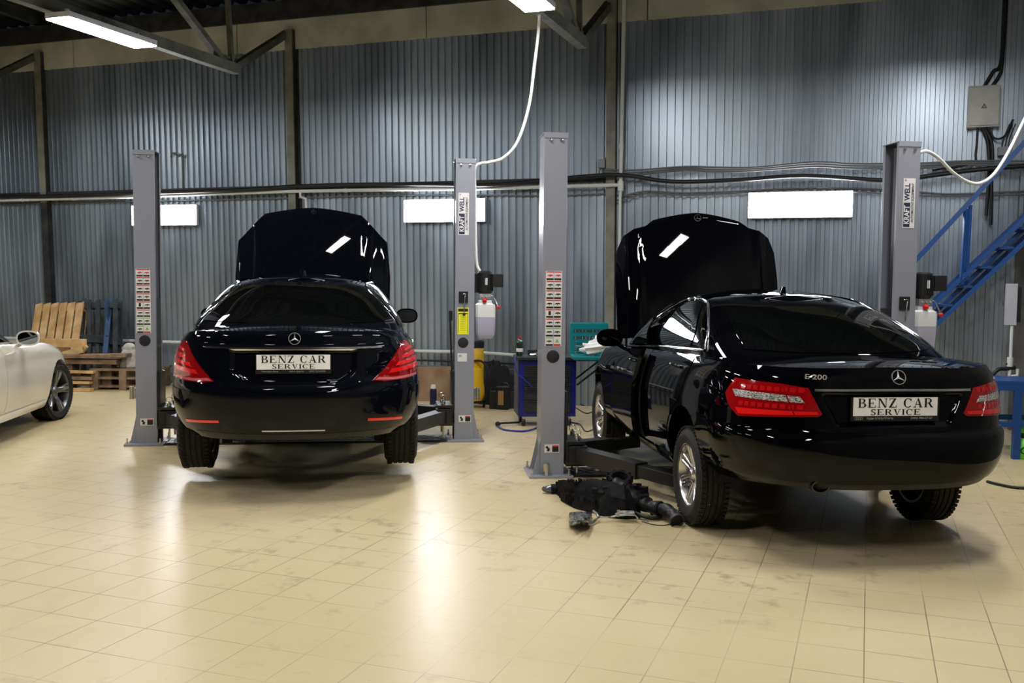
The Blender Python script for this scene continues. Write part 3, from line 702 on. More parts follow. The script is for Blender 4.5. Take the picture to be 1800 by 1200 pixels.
                l = MB(); patch(l, B, [(.325, .412), (.63, .388)], [(.325, .428), (.63, .408)], 20, 4, 0.012, depth=0.008, mirror=mir); l.build('reflector', LAMPB, bump, smooth=40)
        # bright strip above the plate
        zc_ = {'E': .912, 'S': .940}[kind]; xc = {'E': .465, 'S': .62}[kind]
        s = MB(); patch(s, B, qz(B, [(-xc, zc_-.007), (0, zc_-.003), (xc, zc_-.007)], 'x'), qz(B, [(-xc, zc_+.006), (0, zc_+.009), (xc, zc_+.006)], 'x'), 40, 5, 0.018, depth=0.02)
        s.build('chrome_strip', CHROME, trunk, smooth=40)
        # plate
        zp = {'E': .812, 'S': .835}[kind]; yp = B.pt(0, 0, zp)[1]-0.022
        p = MB(); p.box((0, yp, zp-0.006), (.53, .012, .135)); pf = p.build('number_plate', INK, root)
        wpn = {'E': .505, 'S': .515}[kind]
        p = MB(); p.box((0, yp-0.0075, zp+0.010), (wpn, .003, .106)); p.build('plate_face', PLATE, pf)
        Mf = frame((0, yp-0.0095, zp+0.031), (1, 0, 0), (0, 0, 1))
        l = MB(); serif_word('BENZ CAR', .052, l, Mf, wf=1.12); serif_word('SERVICE', .033, l, frame((0, yp-0.0095, zp-0.021), (1, 0, 0), (0, 0, 1)), wf=1.42); l.build('lettering', INK, pf)
        if kind == 'E':
            text_mesh('Ауди Центр Север', .016, 'lettering', GREYINK, pf, frame((-.090, yp-0.0066, zp-0.057), (1, 0, 0), (0, 0, 1)), extrude=.0004, sx=1.12, bold=.0003)
            text_mesh('(495) 785-27-27', .016, 'lettering', GREYINK, pf, frame((.16, yp-0.0066, zp-0.057), (1, 0, 0), (0, 0, 1)), extrude=.0004, sx=1.25, bold=.0003)
            r = MB()
            for k_ in range(4): r.lathe([(.008, 0), (.008, .0006), (.0062, .0006), (.0062, 0)], frame((-.235+.0115*k_, yp-0.0066, zp-0.057), (1, 0, 0), (0, 0, 1)), 16, close=True)
            r.build('emblem', GREYINK, pf)
        else:
            for t_, x_ in (('Mercedes-Benz', -.165), ('Авто Центр', .02), ('(495) 223-0000', .165)):
                text_mesh(t_, .016, 'lettering', GREYINK, pf, frame((x_, yp-0.0066, zp-0.057), (1, 0, 0), (0, 0, 1)), extrude=.0004, sx=1.15)
        # star
        zs = {'E': .985, 'S': 1.012}[kind]; P_, n_ = spt(B, 0.001, zs, 0.008)
        s = MB(); star(s, frame(P_, (1, 0, 0), Vector((0, -n_.z*-1, 1)) - n_*n_.dot(Vector((0, 0, 1)))*0), .043); s.build('star_badge', BADGE, trunk, smooth=40)
        if kind == 'E':
            P_, n_ = spt(B, B.q_x(-.455, .982), .982, 0.012); P2, _ = spt(B, B.q_x(-.40, .982), .982, 0.006)
            text_mesh('E 200', .040, 'model_lettering', BADGE, trunk, frame(P_, (P2-P_), (0, 0, 1)) , extrude=.002, sx=1.4, bold=.0006)
        # ---- bonnet, standing open
        yh, zh = {'E': (2.50, 1.0), 'S': (2.78, 1.02)}[kind]
        wt = {'E': [(0, .78), (.5, .79), (.74, .77), (.86, .71), (.92, .61), (.945, .50), (1, .42)], 'S': [(0, .84), (.4, .85), (.74, .82), (.80, .75), (1, .53)]}[kind]
        Lh = {'E': 1.20, 'S': 1.235}[kind]; ang = math.radians({'E': 83, 'S': 84}[kind])
        def hood(s_, t, under=0.0):
            wv = np.interp(s_, [a for a, b in wt], [b for a, b in wt]); x = t*wv
            d = s_*(Lh-0.075*abs(t)**1.5)
            zl = -0.10*(d/Lh)**2 - 0.07*(x/0.8)**2 - 0.04*sstep(.62, .82, abs(x)) + 0.010*sstep(0.50, 0.53, abs(x)*(1+0.0*d)-0.06*(d/Lh)) - 0.010*sstep(.60, .80, abs(x)) - under
            if s_ > .97: zl -= 0.02*(s_-.97)/.03
            return Vector((x, yh + d*math.cos(ang) - zl*math.sin(ang), zh + d*math.sin(ang) + zl*math.cos(ang)))
        h = MB(); ts = [-1+2*i/48 for i in range(49)]; ss = sorted(set([i/30 for i in range(31)]+[a for a, b in wt]))
        top_ = [[hood(s_, t) for t in ts] for s_ in ss]; bot_ = [[hood(s_, t*0.985, 0.02+0.018*(abs(t) < .9)*(0.05 < s_ < .95)) for t in ts] for s_ in ss]
        h.grid(top_, 0); h.grid(bot_, 1, True)
        edge = lambda rows: rows[0] + [r[-1] for r in rows[1:-1]] + rows[-1][::-1] + [r[0] for r in rows[1:-1]][::-1]
        ea, eb = edge(top_), edge(bot_); n_e = len(ea)
        h.add(ea+eb, [(i, n_e+i, n_e+(i+1) % n_e, (i+1) % n_e) for i in range(n_e)], 0)
        ho = h.build('bonnet', [paint, TRIM], root, smooth=32)
        b = MB(); P0 = hood(.955, 0); P1 = hood(.92, 0); ydir = (P0-P1).normalized(); Mh = frame(P0+Vector((0, -.006, 0)), (1, 0, 0), ydir)
        star(b, Mh, .034 if kind == 'E' else .026); b.build('bonnet_badge', CHROME, ho, smooth=40)
        if kind == 'E':
            b = MB(); b.box(P0+Vector((.075, -.006, .002)), (.05, .008, .008)); b.build('badge_pin', CHROME, ho)
        st_ = MB(); st_.tube([(-.68, yh+.18, .84), hood(.42, -.86, .04)], .012, 8); st_.tube([(.68, yh+.18, .84), hood(.42, .86, .04)], .012, 8); st_.build('bonnet_strut', TRIM, root)
        eg = MB(); eg.box((0, wb-0.02, .74), (.62, .7, .14), taper=.85); eg.box((-.45, wb-.1, .72), (.22, .3, .12)); eg.tube([(.3, wb+.3, .8), (.45, wb+.1, .82), (.5, wb-.2, .8)], .04, 10)
        eg.build('engine_cover', TRIM, root, smooth=40)
    else:
        # bonnet crease, headlight, air dam
        for sd in (-1, 1):
            l = MB(); patch(l, B, [(2.35, .62), (2.6, .60), (2.78, .62)], [(2.28, .70), (2.6, .72), (2.78, .69)], 20, 8, 0.006, depth=.01, mirror=sd < 0); l.build('headlight', LAMPW, root, smooth=40)
            l = MB(); patch(l, B, [(2.2, .22), (2.98, .22)], [(2.2, .27), (2.98, .27)], 24, 4, 0.02, depth=.03, mirror=sd < 0); l.build('front_splitter', TRIM, root, smooth=40)
    return root, B, T

# ================================================================ materials of the hall
def floor_mat():
    m = mat('floor_tiles', (.6, .55, .4), .3); N, L, b = nodes(m)
    tc = N.new('ShaderNodeTexCoord'); mp = N.new('ShaderNodeMapping'); L.new(tc.outputs['Object'], mp.inputs[0])
    br = N.new('ShaderNodeTexBrick'); br.offset = 0.0; br.squash = 1.0
    br.inputs['Scale'].default_value = 1.0; br.inputs['Brick Width'].default_value = .285; br.inputs['Row Height'].default_value = .312
    br.inputs['Mortar Size'].default_value = .003; br.inputs['Mortar Smooth'].default_value = .3; br.inputs['Bias'].default_value = 0
    br.inputs['Color1'].default_value = (.66, .58, .40, 1); br.inputs['Color2'].default_value = (.60, .53, .355, 1); br.inputs['Mortar'].default_value = (.30, .24, .15, 1)
    L.new(mp.outputs[0], br.inputs['Vector'])
    n1 = N.new('ShaderNodeTexNoise'); n1.inputs['Scale'].default_value = .8; n1.inputs['Detail'].default_value = 5; L.new(mp.outputs[0], n1.inputs['Vector'])
    # grout shows in patches only
    mr = N.new('ShaderNodeMapRange'); mr.inputs[1].default_value = .40; mr.inputs[2].default_value = .56; mr.inputs[3].default_value = .15; mr.inputs[4].default_value = 1.0
    L.new(n1.outputs['Fac'], mr.inputs[0])
    mulf = N.new('ShaderNodeMath'); mulf.operation = 'MULTIPLY'; L.new(br.outputs['Fac'], mulf.inputs[0]); L.new(mr.outputs[0], mulf.inputs[1])
    # broad tint: pinkish / yellowish paint
    n2 = N.new('ShaderNodeTexNoise'); n2.inputs['Scale'].default_value = .35; n2.inputs['Detail'].default_value = 3; L.new(mp.outputs[0], n2.inputs['Vector'])
    c2 = N.new('ShaderNodeValToRGB'); c2.color_ramp.elements[0].position = .4; c2.color_ramp.elements[1].position = .62
    c2.color_ramp.elements[0].color = (.575, .475, .255, 1); c2.color_ramp.elements[1].color = (.625, .515, .315, 1); L.new(n2.outputs['Fac'], c2.inputs[0])
    n3 = N.new('ShaderNodeTexNoise'); n3.inputs['Scale'].default_value = 9; n3.inputs['Detail'].default_value = 6; L.new(mp.outputs[0], n3.inputs['Vector'])
    mx0 = N.new('ShaderNodeMix'); mx0.data_type = 'RGBA'; mx0.blend_type = 'MULTIPLY'; mx0.inputs[0].default_value = .08
    c3 = N.new('ShaderNodeValToRGB'); c3.color_ramp.elements[0].position = .3; c3.color_ramp.elements[1].position = .6; c3.color_ramp.elements[0].color = (.8, .78, .74, 1); c3.color_ramp.elements[1].color = (1, 1, 1, 1)
    L.new(n3.outputs['Fac'], c3.inputs[0]); L.new(c2.outputs[0], mx0.inputs[6]); L.new(c3.outputs[0], mx0.inputs[7])
    mx = N.new('ShaderNodeMix'); mx.data_type = 'RGBA'; L.new(mulf.outputs[0], mx.inputs[0]); L.new(mx0.outputs[2], mx.inputs[6]); mx.inputs[7].default_value = (.26, .20, .12, 1)
    # scuffs and oil spots
    n4 = N.new('ShaderNodeTexNoise'); n4.inputs['Scale'].default_value = 4.5; n4.inputs['Detail'].default_value = 9; n4.inputs['Roughness'].default_value = .68; L.new(mp.outputs[0], n4.inputs['Vector'])
    m4 = N.new('ShaderNodeMapRange'); m4.inputs[1].default_value = .55; m4.inputs[2].default_value = .70; m4.inputs[3].default_value = 0; m4.inputs[4].default_value = .8; L.new(n4.outputs['Fac'], m4.inputs[0])
    n6 = N.new('ShaderNodeTexNoise'); n6.inputs['Scale'].default_value = .55; n6.inputs['Detail'].default_value = 2; L.new(mp.outputs[0], n6.inputs['Vector'])
    m6 = N.new('ShaderNodeMapRange'); m6.inputs[1].default_value = .40; m6.inputs[2].default_value = .56; m6.inputs[3].default_value = .12; m6.inputs[4].default_value = 1; L.new(n6.outputs['Fac'], m6.inputs[0])
    mm = N.new('ShaderNodeMath'); mm.operation = 'MULTIPLY'; L.new(m4.outputs[0], mm.inputs[0]); L.new(m6.outputs[0], mm.inputs[1])
    mx2 = N.new('ShaderNodeMix'); mx2.data_type = 'RGBA'; L.new(mm.outputs[0], mx2.inputs[0]); L.new(mx.outputs[2], mx2.inputs[6]); mx2.inputs[7].default_value = (.22, .18, .11, 1)
    L.new(mx2.outputs[2], b.inputs['Base Color'])
    rr = N.new('ShaderNodeMapRange'); rr.inputs[1].default_value = .3; rr.inputs[2].default_value = .7; rr.inputs[3].default_value = .30; rr.inputs[4].default_value = .38
    L.new(n3.outputs['Fac'], rr.inputs[0]); L.new(rr.outputs[0], b.inputs['Roughness'])
    bp = N.new('ShaderNodeBump'); bp.inputs['Strength'].default_value = .05; bp.inputs['Distance'].default_value = .004
    ad = N.new('ShaderNodeMath'); ad.operation = 'SUBTRACT'; n5 = N.new('ShaderNodeTexNoise'); n5.inputs['Scale'].default_value = 14; n5.inputs['Detail'].default_value = 3
    mp5 = N.new('ShaderNodeMapping'); L.new(tc.outputs['Object'], mp5.inputs[0]); L.new(mp5.outputs[0], n5.inputs['Vector'])
    L.new(n5.outputs['Fac'], ad.inputs[0]); L.new(mulf.outputs[0], ad.inputs[1]); L.new(ad.outputs[0], bp.inputs['Height']); L.new(bp.outputs[0], b.inputs['Normal'])
    return m
FLOOR = floor_mat()
ZINC = noisy(mat('galvanised_sheet', (.34, .37, .41), .38, .82), (.31, .36, .42), (.48, .55, .62), 1.6, 6, (1, 1, .25), .30, .42)
ROOFM = noisy(mat('dark_roof_sheet', (.05, .055, .055), .7), (.035, .04, .04), (.06, .065, .06), 2, 4)
BEAM = noisy(mat('painted_steel_olive', (.2, .2, .16), .6), (.15, .15, .12), (.25, .25, .20), 5, 5)
TRUSS = noisy(mat('truss_steel_dark', (.08, .08, .07), .6), (.05, .05, .042), (.11, .11, .09), 5, 5)
BEAMD = noisy(mat('dark_and_shaded_steel', (.02, .02, .022), .6), (.012, .012, .014), (.04, .04, .04), 5, 4)
CONC = noisy(mat('pale_concrete', (.5, .5, .42), .8), (.36, .36, .29), (.58, .58, .49), 1.6, 8, bump=.1)
CONCG = noisy(mat('grey_concrete', (.12, .12, .12), .85), (.09, .09, .085), (.15, .15, .14), 3, 6)
PIPEW = mat('white_pipe', (.62, .64, .62), .4)
CONDUIT = mat('grey_conduit', (.13, .135, .14), .6)
CABLEK = mat('black_cable', (.010, .010, .012), .5)
LIFT = mat('lift_grey_paint', (.255, .262, .305), .32, .0, coat=.3)
LIFTK = mat('lift_black_paint', (.010, .010, .012), .38, coat=.2)
ZN = mat('zinc_bright', (.6, .62, .6), .25, 1.0)
LEDM = mat('led_diffuser', (1, 1, 1), .5, emit=(1, .985, .96), es=LED)
LEDWM = mat('led_panel_diffuser', (1, 1, 1), .5, emit=(.97, .97, 1.0), es=LEDW)
HOUS = mat('lamp_housing', (.55, .55, .58), .4)
WOOD = noisy(mat('pale_pine', (.5, .32, .14), .7), (.44, .26, .10), (.66, .45, .22), 5, 6, (1, 1, 1))
WOODD = noisy(mat('weathered_wood', (.22, .14, .08), .8), (.13, .085, .05), (.30, .20, .12), 6, 6)
BLUEK = noisy(mat('blackened_blue_wood', (.03, .04, .05), .8), (.018, .022, .028), (.05, .06, .07), 5, 5)
BLUEW = noisy(mat('blue_painted_wood', (.02, .05, .11), .7), (.018, .03, .05), (.02, .075, .19), 4, 4)
BLUE = mat('blue_steel_paint', (.012, .065, .24), .35)
REDP = mat('red_plastic', (.6, .01, .01), .35)
YEL = mat('yellow_paint', (.72, .42, .01), .35)
TEAL = mat('teal_plastic', (.0, .17, .19), .35)
CARD = noisy(mat('brown_cardboard', (.3, .19, .10), .85), (.22, .13, .07), (.36, .24, .14), 4, 4)

# ================================================================ hall
MW = Matrix((WA, WB, Vector((0, 0, 1)))).transposed().to_4x4(); MW.translation = WP      # hall frame: x along the back wall, y outwards, z up
def H(u, d, z): return MW @ Vector((u, -d, z))     # u along the wall, d metres in front of it
U0, U1, DB = -13.0, 9.75, 25.0
o = MB().add([(U0, 1, 0), (U1+.6, 1, 0), (U1+.6, -DB, 0), (U0, -DB, 0)], [(3, 2, 1, 0)]).build('floor', FLOOR); o.matrix_world = MW; tag(o, kind='structure')
if o.data.polygons[0].normal.z < 0: o.data.flip_normals()
def corr(name, p0, ex, ez, length, height, pitch, depth, nrm, mt):
    """trapezoidal sheet: ex along, ez up, nrm towards the room"""
    mb = MB(); n = int(length/pitch); top_, bot_ = [], []
    prof = [(0, 0), (.06, 1), (.46, 1), (.52, 0)]
    for i in range(n+1):
        for a, d in prof:
            x = (i+a)*pitch
            if x > length: continue
            p = p0 + ex*x + nrm*(d*depth); bot_.append(p); top_.append(p+ez*height)
    mb.grid([bot_, top_]); return tag(mb.build(name, mt), kind='structure')
ez = WUP/WUP.z
corr('wall_back', wuv(U0, 0), WA, ez, U1-U0, 2.86, .100, .032, -WN, ZINC)
corr('wall_back', wuv(U0, 2.84, .012), WA, ez, U1-U0, 2.03, .100, .032, -WN, ZINC)
# pale concrete beam over the sheets
mb = MB(); a, b = wuv(U0, 4.86, .04), wuv(U1, 4.86, .04)
for i in range(int((U1-U0)/3)+1):
    u0 = U0+3*i; u1 = min(U1, u0+2.985)
    P = [wuv(u, z, off) for u in (u0, u1) for z, off in ((4.86, .05), (5.27, .05), (5.27, -.1), (4.86, -.1))]
    mb.add(P, [(0, 1, 2, 3), (7, 6, 5, 4), (0, 4, 5, 1), (1, 5, 6, 2), (3, 2, 6, 7), (0, 3, 7, 4)])
tag(mb.build('trim_1', CONC), kind='structure')
mb = MB(); mb.bar(H(U0, .12, 5.40), H(U1, .12, 5.40), .30, .26); tag(mb.build('trim_2', BEAMD), kind='structure')
mb = MB().add([wuv(u, z, off) for u in (U0, 4.5) for z, off in ((2.90, .03), (2.96, .03), (2.96, .10), (2.90, .10))], [(0, 1, 2, 3), (7, 6, 5, 4), (0, 4, 5, 1), (1, 5, 6, 2), (2, 6, 7, 3), (3, 7, 4, 0)]); tag(mb.build('trim_3', noisy(mat('girt_brown', (.03, .025, .022), .6), (.02, .018, .016), (.045, .038, .034), 6, 4)), kind='structure')
# roof deck with ribs running away from the wall
mb = MB(); rows = [[], []]; n = int((U1+1-U0)/.25)
for i in range(n):
    for a, d in ((0, 0), (.35, 0), (.45, 1), (.9, 1)):
        x = U0+(i+a)*.25; rows[0].append(H(x, -.4, 5.80-.05*d)); rows[1].append(H(x, DB, 6.30-.05*d))
mb.grid(rows); tag(mb.build('ceiling', ROOFM), kind='structure')
for k in range(9):                                 # purlins
    d = 1.6+2.0*k; z = 5.62+.02*d
    tag(MB().bar(H(U0, d, z), H(U1, d, z), .08, .16).build('roof_purlin', BEAMD), 'dark steel purlin running across under the roof sheets', 'beam', 'roof purlins')
# the other walls
for nm, P in (('wall_left', [H(U0, -.2, 0), H(U0, DB, 0), H(U0, DB, 6.4), H(U0, -.2, 6.0)]), ('wall_right', [H(U1, -.2, 0), H(U1, -.2, 6.0), H(U1, DB, 6.4), H(U1, DB, 0)]), ('wall_front', [H(U0, DB, 0), H(U1, DB, 0), H(U1, DB, 6.4), H(U0, DB, 6.4)])):
    tag(MB().add(P, [(0, 1, 2, 3)]).build(nm, CONCG), kind='structure')

# columns
COLU = (-9.22, -4.66, -.10, 4.56)
LBL = ['olive steel wall column beyond the left edge of the picture', 'wall column at far left, dark below the pipe, near the wood pallets', 'olive steel wall column above the raised bonnet of the left black car', 'olive steel wall column beside the tall white pipe']
for u, lb in zip(COLU, LBL):
    t = thing('steel_column', lb, 'column', H(u, .1, 0), -WAZ)
    def colbox(z0, z1, wd, mt, dx=0, o0=.02, o1=.10, nm='flange'):
        P = [wuv(u+dx+s_*wd/2, z, off) for z in (z0, z1) for s_, off in ((-1, o0), (1, o0), (1, o1), (-1, o1))]
        c = MB().add([t.matrix_basis.inverted() @ p for p in P], [(3, 2, 1, 0), (4, 5, 6, 7), (0, 1, 5, 4), (1, 2, 6, 5), (2, 3, 7, 6), (3, 0, 4, 7)])
        return c.build(nm, mt, t)
    split = 2.8 if u < -4 else 0.0
    if split: colbox(0, split, .13, BEAMD, o1=.13)
    colbox(split, 5.12, .115, BEAM, o0=.10, o1=.135)
    colbox(0, 5.12, .02, BEAMD, dx=.05, o0=.0, o1=.12, nm='shaded_web'); colbox(0, 5.12, .16, BEAMD, dx=.02, o0=.022, o1=.03, nm='shaded_rear_flange')  # web and rear flange coloured dark as the shadow on the column's right
t = thing('concrete_column', 'grey concrete column at the right edge behind the blue stairs', 'column', H(9.42, 0, 0), -WAZ)
MB().box((0.05, 0, 2.7), (.55, .22, 5.4)).build('shaft', CONCG, t)

# roof trusses: bottom chord, webs
TL = ['roof truss beyond the left edge with its end strut at the top left corner', 'roof truss at top left carrying the long bright batten', 'roof truss at top centre with the white cable hanging from it']
for u, lb in ((-4.75, TL[0]), (-.18, TL[1]), (4.50, TL[2])):
    t = thing('roof_truss', lb, 'truss', H(u, 1.3, 4.27), -WAZ); I = t.matrix_basis.inverted()
    h_ = lambda d, z, du=0: I @ H(u+du, d, z)
    MB().bar(h_(1.40, 4.345), h_(16, 4.345), .11, .13).build('bottom_chord', TRUSS, t)
    MB().bar(h_(.0, 5.62), h_(16, 5.98), .11, .12).build('top_chord', BEAMD, t)
    MB().bar(h_(1.45, 4.36), h_(.16, 5.12), .09, .10, (1, 0, 0)).build('strut', TRUSS, t)
    MB().bar(h_(1.5, 4.36), h_(1.62, 5.66), .05, .06, (1, 0, 0)).build('strut', TRUSS, t)
    MB().bar(h_(1.6, 4.34), h_(3.9, 5.70), .07, .09, (1, 0, 0)).build('strut', TRUSS, t)
    for k in range(4):
        d = 3.9+3.0*k
        MB().bar(h_(d, 5.7), h_(d+1.5, 4.34), .06, .07, (1, 0, 0)).build('strut', TRUSS, t); MB().bar(h_(d+1.5, 4.34), h_(d+3.0, 5.75), .06, .07, (1, 0, 0)).build('strut', TRUSS, t)
    MB().bar(h_(1.35, 4.4), h_(1.65, 4.4), .02, .16).build('gusset_plate', TRUSS, t)

# LED battens under the trusses
def batten(u, d, label, group=None):
    t = thing('ceiling_light', label, 'ceiling light', H(u, d, 4.16), -WAZ, group)
    MB().box((0, 0, .045), (.31, 1.27, .055)).build('housing', HOUS, t, bevel=.004)
    MB().box((0, 0, .012), (.29, 1.25, .014)).build('diffuser', LEDM, t)
    MB().box((0, .5, .10), (.03, .03, .07)).build('bracket', HOUS, t); MB().box((0, -.5, .10), (.03, .03, .07)).build('bracket', HOUS, t)
    return t
batten(.05, 4.01, 'long bright LED batten hanging under the truss at top left')
batten(4.67, 4.06, 'bright LED batten cut off by the top edge above the white cable')
for u in (-4.7, .05, 4.67, 8.4):
    for d in (3.5, 6.3, 10.4):
        if (u, d) in ((.05, 3.5), (4.67, 3.5)): continue
        batten(u, d, 'bright LED batten of the roof rows outside the picture', 'roof battens outside the picture')
# LED panels on the wall
for nm, px0, px1, lb in (('A', (277-45, 362), (346, 397), 'bright wall LED panel partly behind the leftmost lift post'), ('B', (710, 350), (853, 392), 'bright wall LED panel behind the lift post left of the centre'), ('C', (1316, 337), (1498, 384), 'bright wall LED panel right of centre above the right black car')):
    p = (wall(*px0, .10)+wall(*px1, .10))/2; u = wu(p)
    t = thing('wall_light', lb, 'wall light', wuv(u, 2.565, .10), -WAZ)
    MB().box((0, .015, 0), (1.20, .05, .31)).build('housing', HOUS, t, bevel=.004)
    MB().box((0, -.015, 0), (1.17, .012, .285)).build('diffuser', LEDWM, t)
    for s_ in (-.45, .45): MB().box((s_, .07, 0), (.03, .09, .10)).build('bracket', HOUS, t)

# ================================================================ cars
E_root, EB, ET = make_car('E', PAINT, 'black_sedan', 'black sedan with E 200 lettering and raised bonnet on the right lift', (2.062, 6.611), -.117, .112, .10)
S_root, SB, ST = make_car('S', PAINTB, 'black_sedan', 'blue-black sedan seen squarely from behind with raised bonnet on the left lift', (-1.741, 8.059), -.165, .187, .10)
_g = G(92, 737); _a = math.radians(-8)
C_root, CB, CT = make_car('C', WHITE, 'white_sedan', 'white sedan cut off by the left edge with dark five-spoke wheels', (_g.x-.78*math.cos(_a)-2.70*math.sin(_a), _g.y+.78*math.sin(_a)-2.70*math.cos(_a)), _a, .0, .0)

# ================================================================ two-post lifts
def quadm(mb, c, ux, uz, w_, h_, mi, nrm, off=0.0):
    c = Vector(c)+nrm*off; mb.add([c-ux*w_/2-uz*h_/2, c+ux*w_/2-uz*h_/2, c+ux*w_/2+uz*h_/2, c-ux*w_/2+uz*h_/2], [(0, 1, 2, 3)], mi)
STW = mat('sticker_white', (.72, .70, .68), .45); STR = mat('sticker_red', (.62, .03, .03), .45); STK = mat('sticker_black', (.012, .012, .012), .45)
STG = mat('sticker_green', (.25, .50, .12), .45); STY = mat('sticker_yellow', (.85, .82, .02), .4); STN = mat('navy_ink', (.02, .025, .07), .45)
XV, ZV, NV = Vector((1, 0, 0)), Vector((0, 0, 1)), Vector((0, -1, 0))
def safety_sticker(par, x, z, y, w_=.135, h_=.62):
    mb = MB(); mb.box((x, y-.0008, z), (w_, .0016, h_), mi=0)
    rows = 8; rh = h_/rows; cw = (w_-.006)/2; rr = random.Random(5)
    for r in range(rows):
        zc = z+h_/2-rh*(r+.5)
        for c_ in (0, 1):
            xc = x+(-.5+c_)*cw; top = 1 if r < 6 else (3 if r == 6 else (3 if c_ == 0 else 0)); botm = 2 if not (r == 7 and c_ == 1) else 1
            if top: quadm(mb, (xc, y-.0016, zc+rh*.40), XV, ZV, cw*.92, rh*.11, top, NV, .0006)
            quadm(mb, (xc, y-.0016, zc-rh*.36), XV, ZV, cw*.90, rh*.19, botm, NV, .0006)
            if r == 7 and c_ == 1:
                mb.add([Vector((xc-.018, y-.0026, zc-.008)), Vector((xc+.018, y-.0026, zc-.008)), Vector((xc, y-.0026, zc+.024))], [(0, 1, 2)], 3); continue
            if (r, c_) == (4, 0): quadm(mb, (xc, y-.0016, zc+.003), XV, ZV, .020, .034, 2, NV, .0008); continue
            ink = 1 if (r == 0) else 2                       # little car-and-fitter pictures
            bx = rr.uniform(-.004, .004); mb.add([Vector((xc+bx+a*.024, y-.0026, zc+.002+b_*.018)) for a, b_ in ((-1, -.1), (-.5, .35), (.4, .45), (1, .1), (.9, -.25), (.2, -.1), (.1, -.7), (-.1, -.7), (-.15, -.1), (-.9, -.3))], [(0, 1, 2, 3, 4, 5, 8, 9), (5, 6, 7, 8)], ink)
    for c_ in range(1): quadm(mb, (x, y-.0016, z), XV, ZV, .002, h_, 2, NV, .0004)
    return mb.build('safety_sticker', [STW, STR, STK, STG], par)
def small_sticker(par, x, z, y):
    mb = MB(); mb.box((x, y-.0008, z), (.125, .0016, .068), mi=0)
    quadm(mb, (x+.03, y-.0016, z-.006), XV, ZV, .054, .044, 1, NV, .0006); quadm(mb, (x+.03, y-.0016, z+.021), XV, ZV, .054, .012, 2, NV, .0006)
    mb.add([Vector((x-.032+a*.02, y-.0026, z+b_*.024)) for a, b_ in ((-1, .6), (-.3, 1), (.2, .3), (.9, -.2), (.5, -.5), (.9, -1), (-.6, -.9), (-.3, 0), (-.9, .1))], [tuple(range(9))], 1)
    return mb.build('warning_sticker', [STW, STK, STR], par)
def logo_sticker(par, x, z, y, ht=.40):
    """upright maker's name, read from the bottom up"""
    mb = MB(); mb.box((x, y-.0008, z), (.105, .0016, ht), mi=0); quadm(mb, (x-.018, y-.0016, z-ht*.235), XV, ZV, .058, ht*.49, 1, NV, .0005)
    s = mb.build('name_plate', [STW, STN], par)
    f = lambda cx, cz: frame((cx, y-.0026, cz), (0, 0, 1), (-1, 0, 0))
    text_mesh('KRAFT', .066, 'lettering', STW, s, f(x-.016, z-ht*.235), extrude=.0003, sx=.80, bold=.0018)
    text_mesh('WELL', .066, 'lettering', STN, s, f(x-.016, z+ht*.225), extrude=.0003, sx=.86, bold=.0018)
    text_mesh('AUTOMOTIVE EQUIPMENT', .031, 'lettering', STN, s, f(x+.032, z), extrude=.0003, sx=.88, shear=.25, bold=.0004)
    text_mesh('®', .022, 'lettering', STN, s, f(x-.034, z+ht*.46), extrude=.0003)
def loc_on(root, px, py):
    """photo point on the front faces of a lift -> lift coordinates (x, z)"""
    M = root.matrix_basis; o = M @ Vector((0, 0, 0)); n = (M.to_3x3() @ NV)
    p = M.inverted() @ onplane(px, py, o, n); return p.x, p.z
PW, PD, PH = .195, .28, 2.83
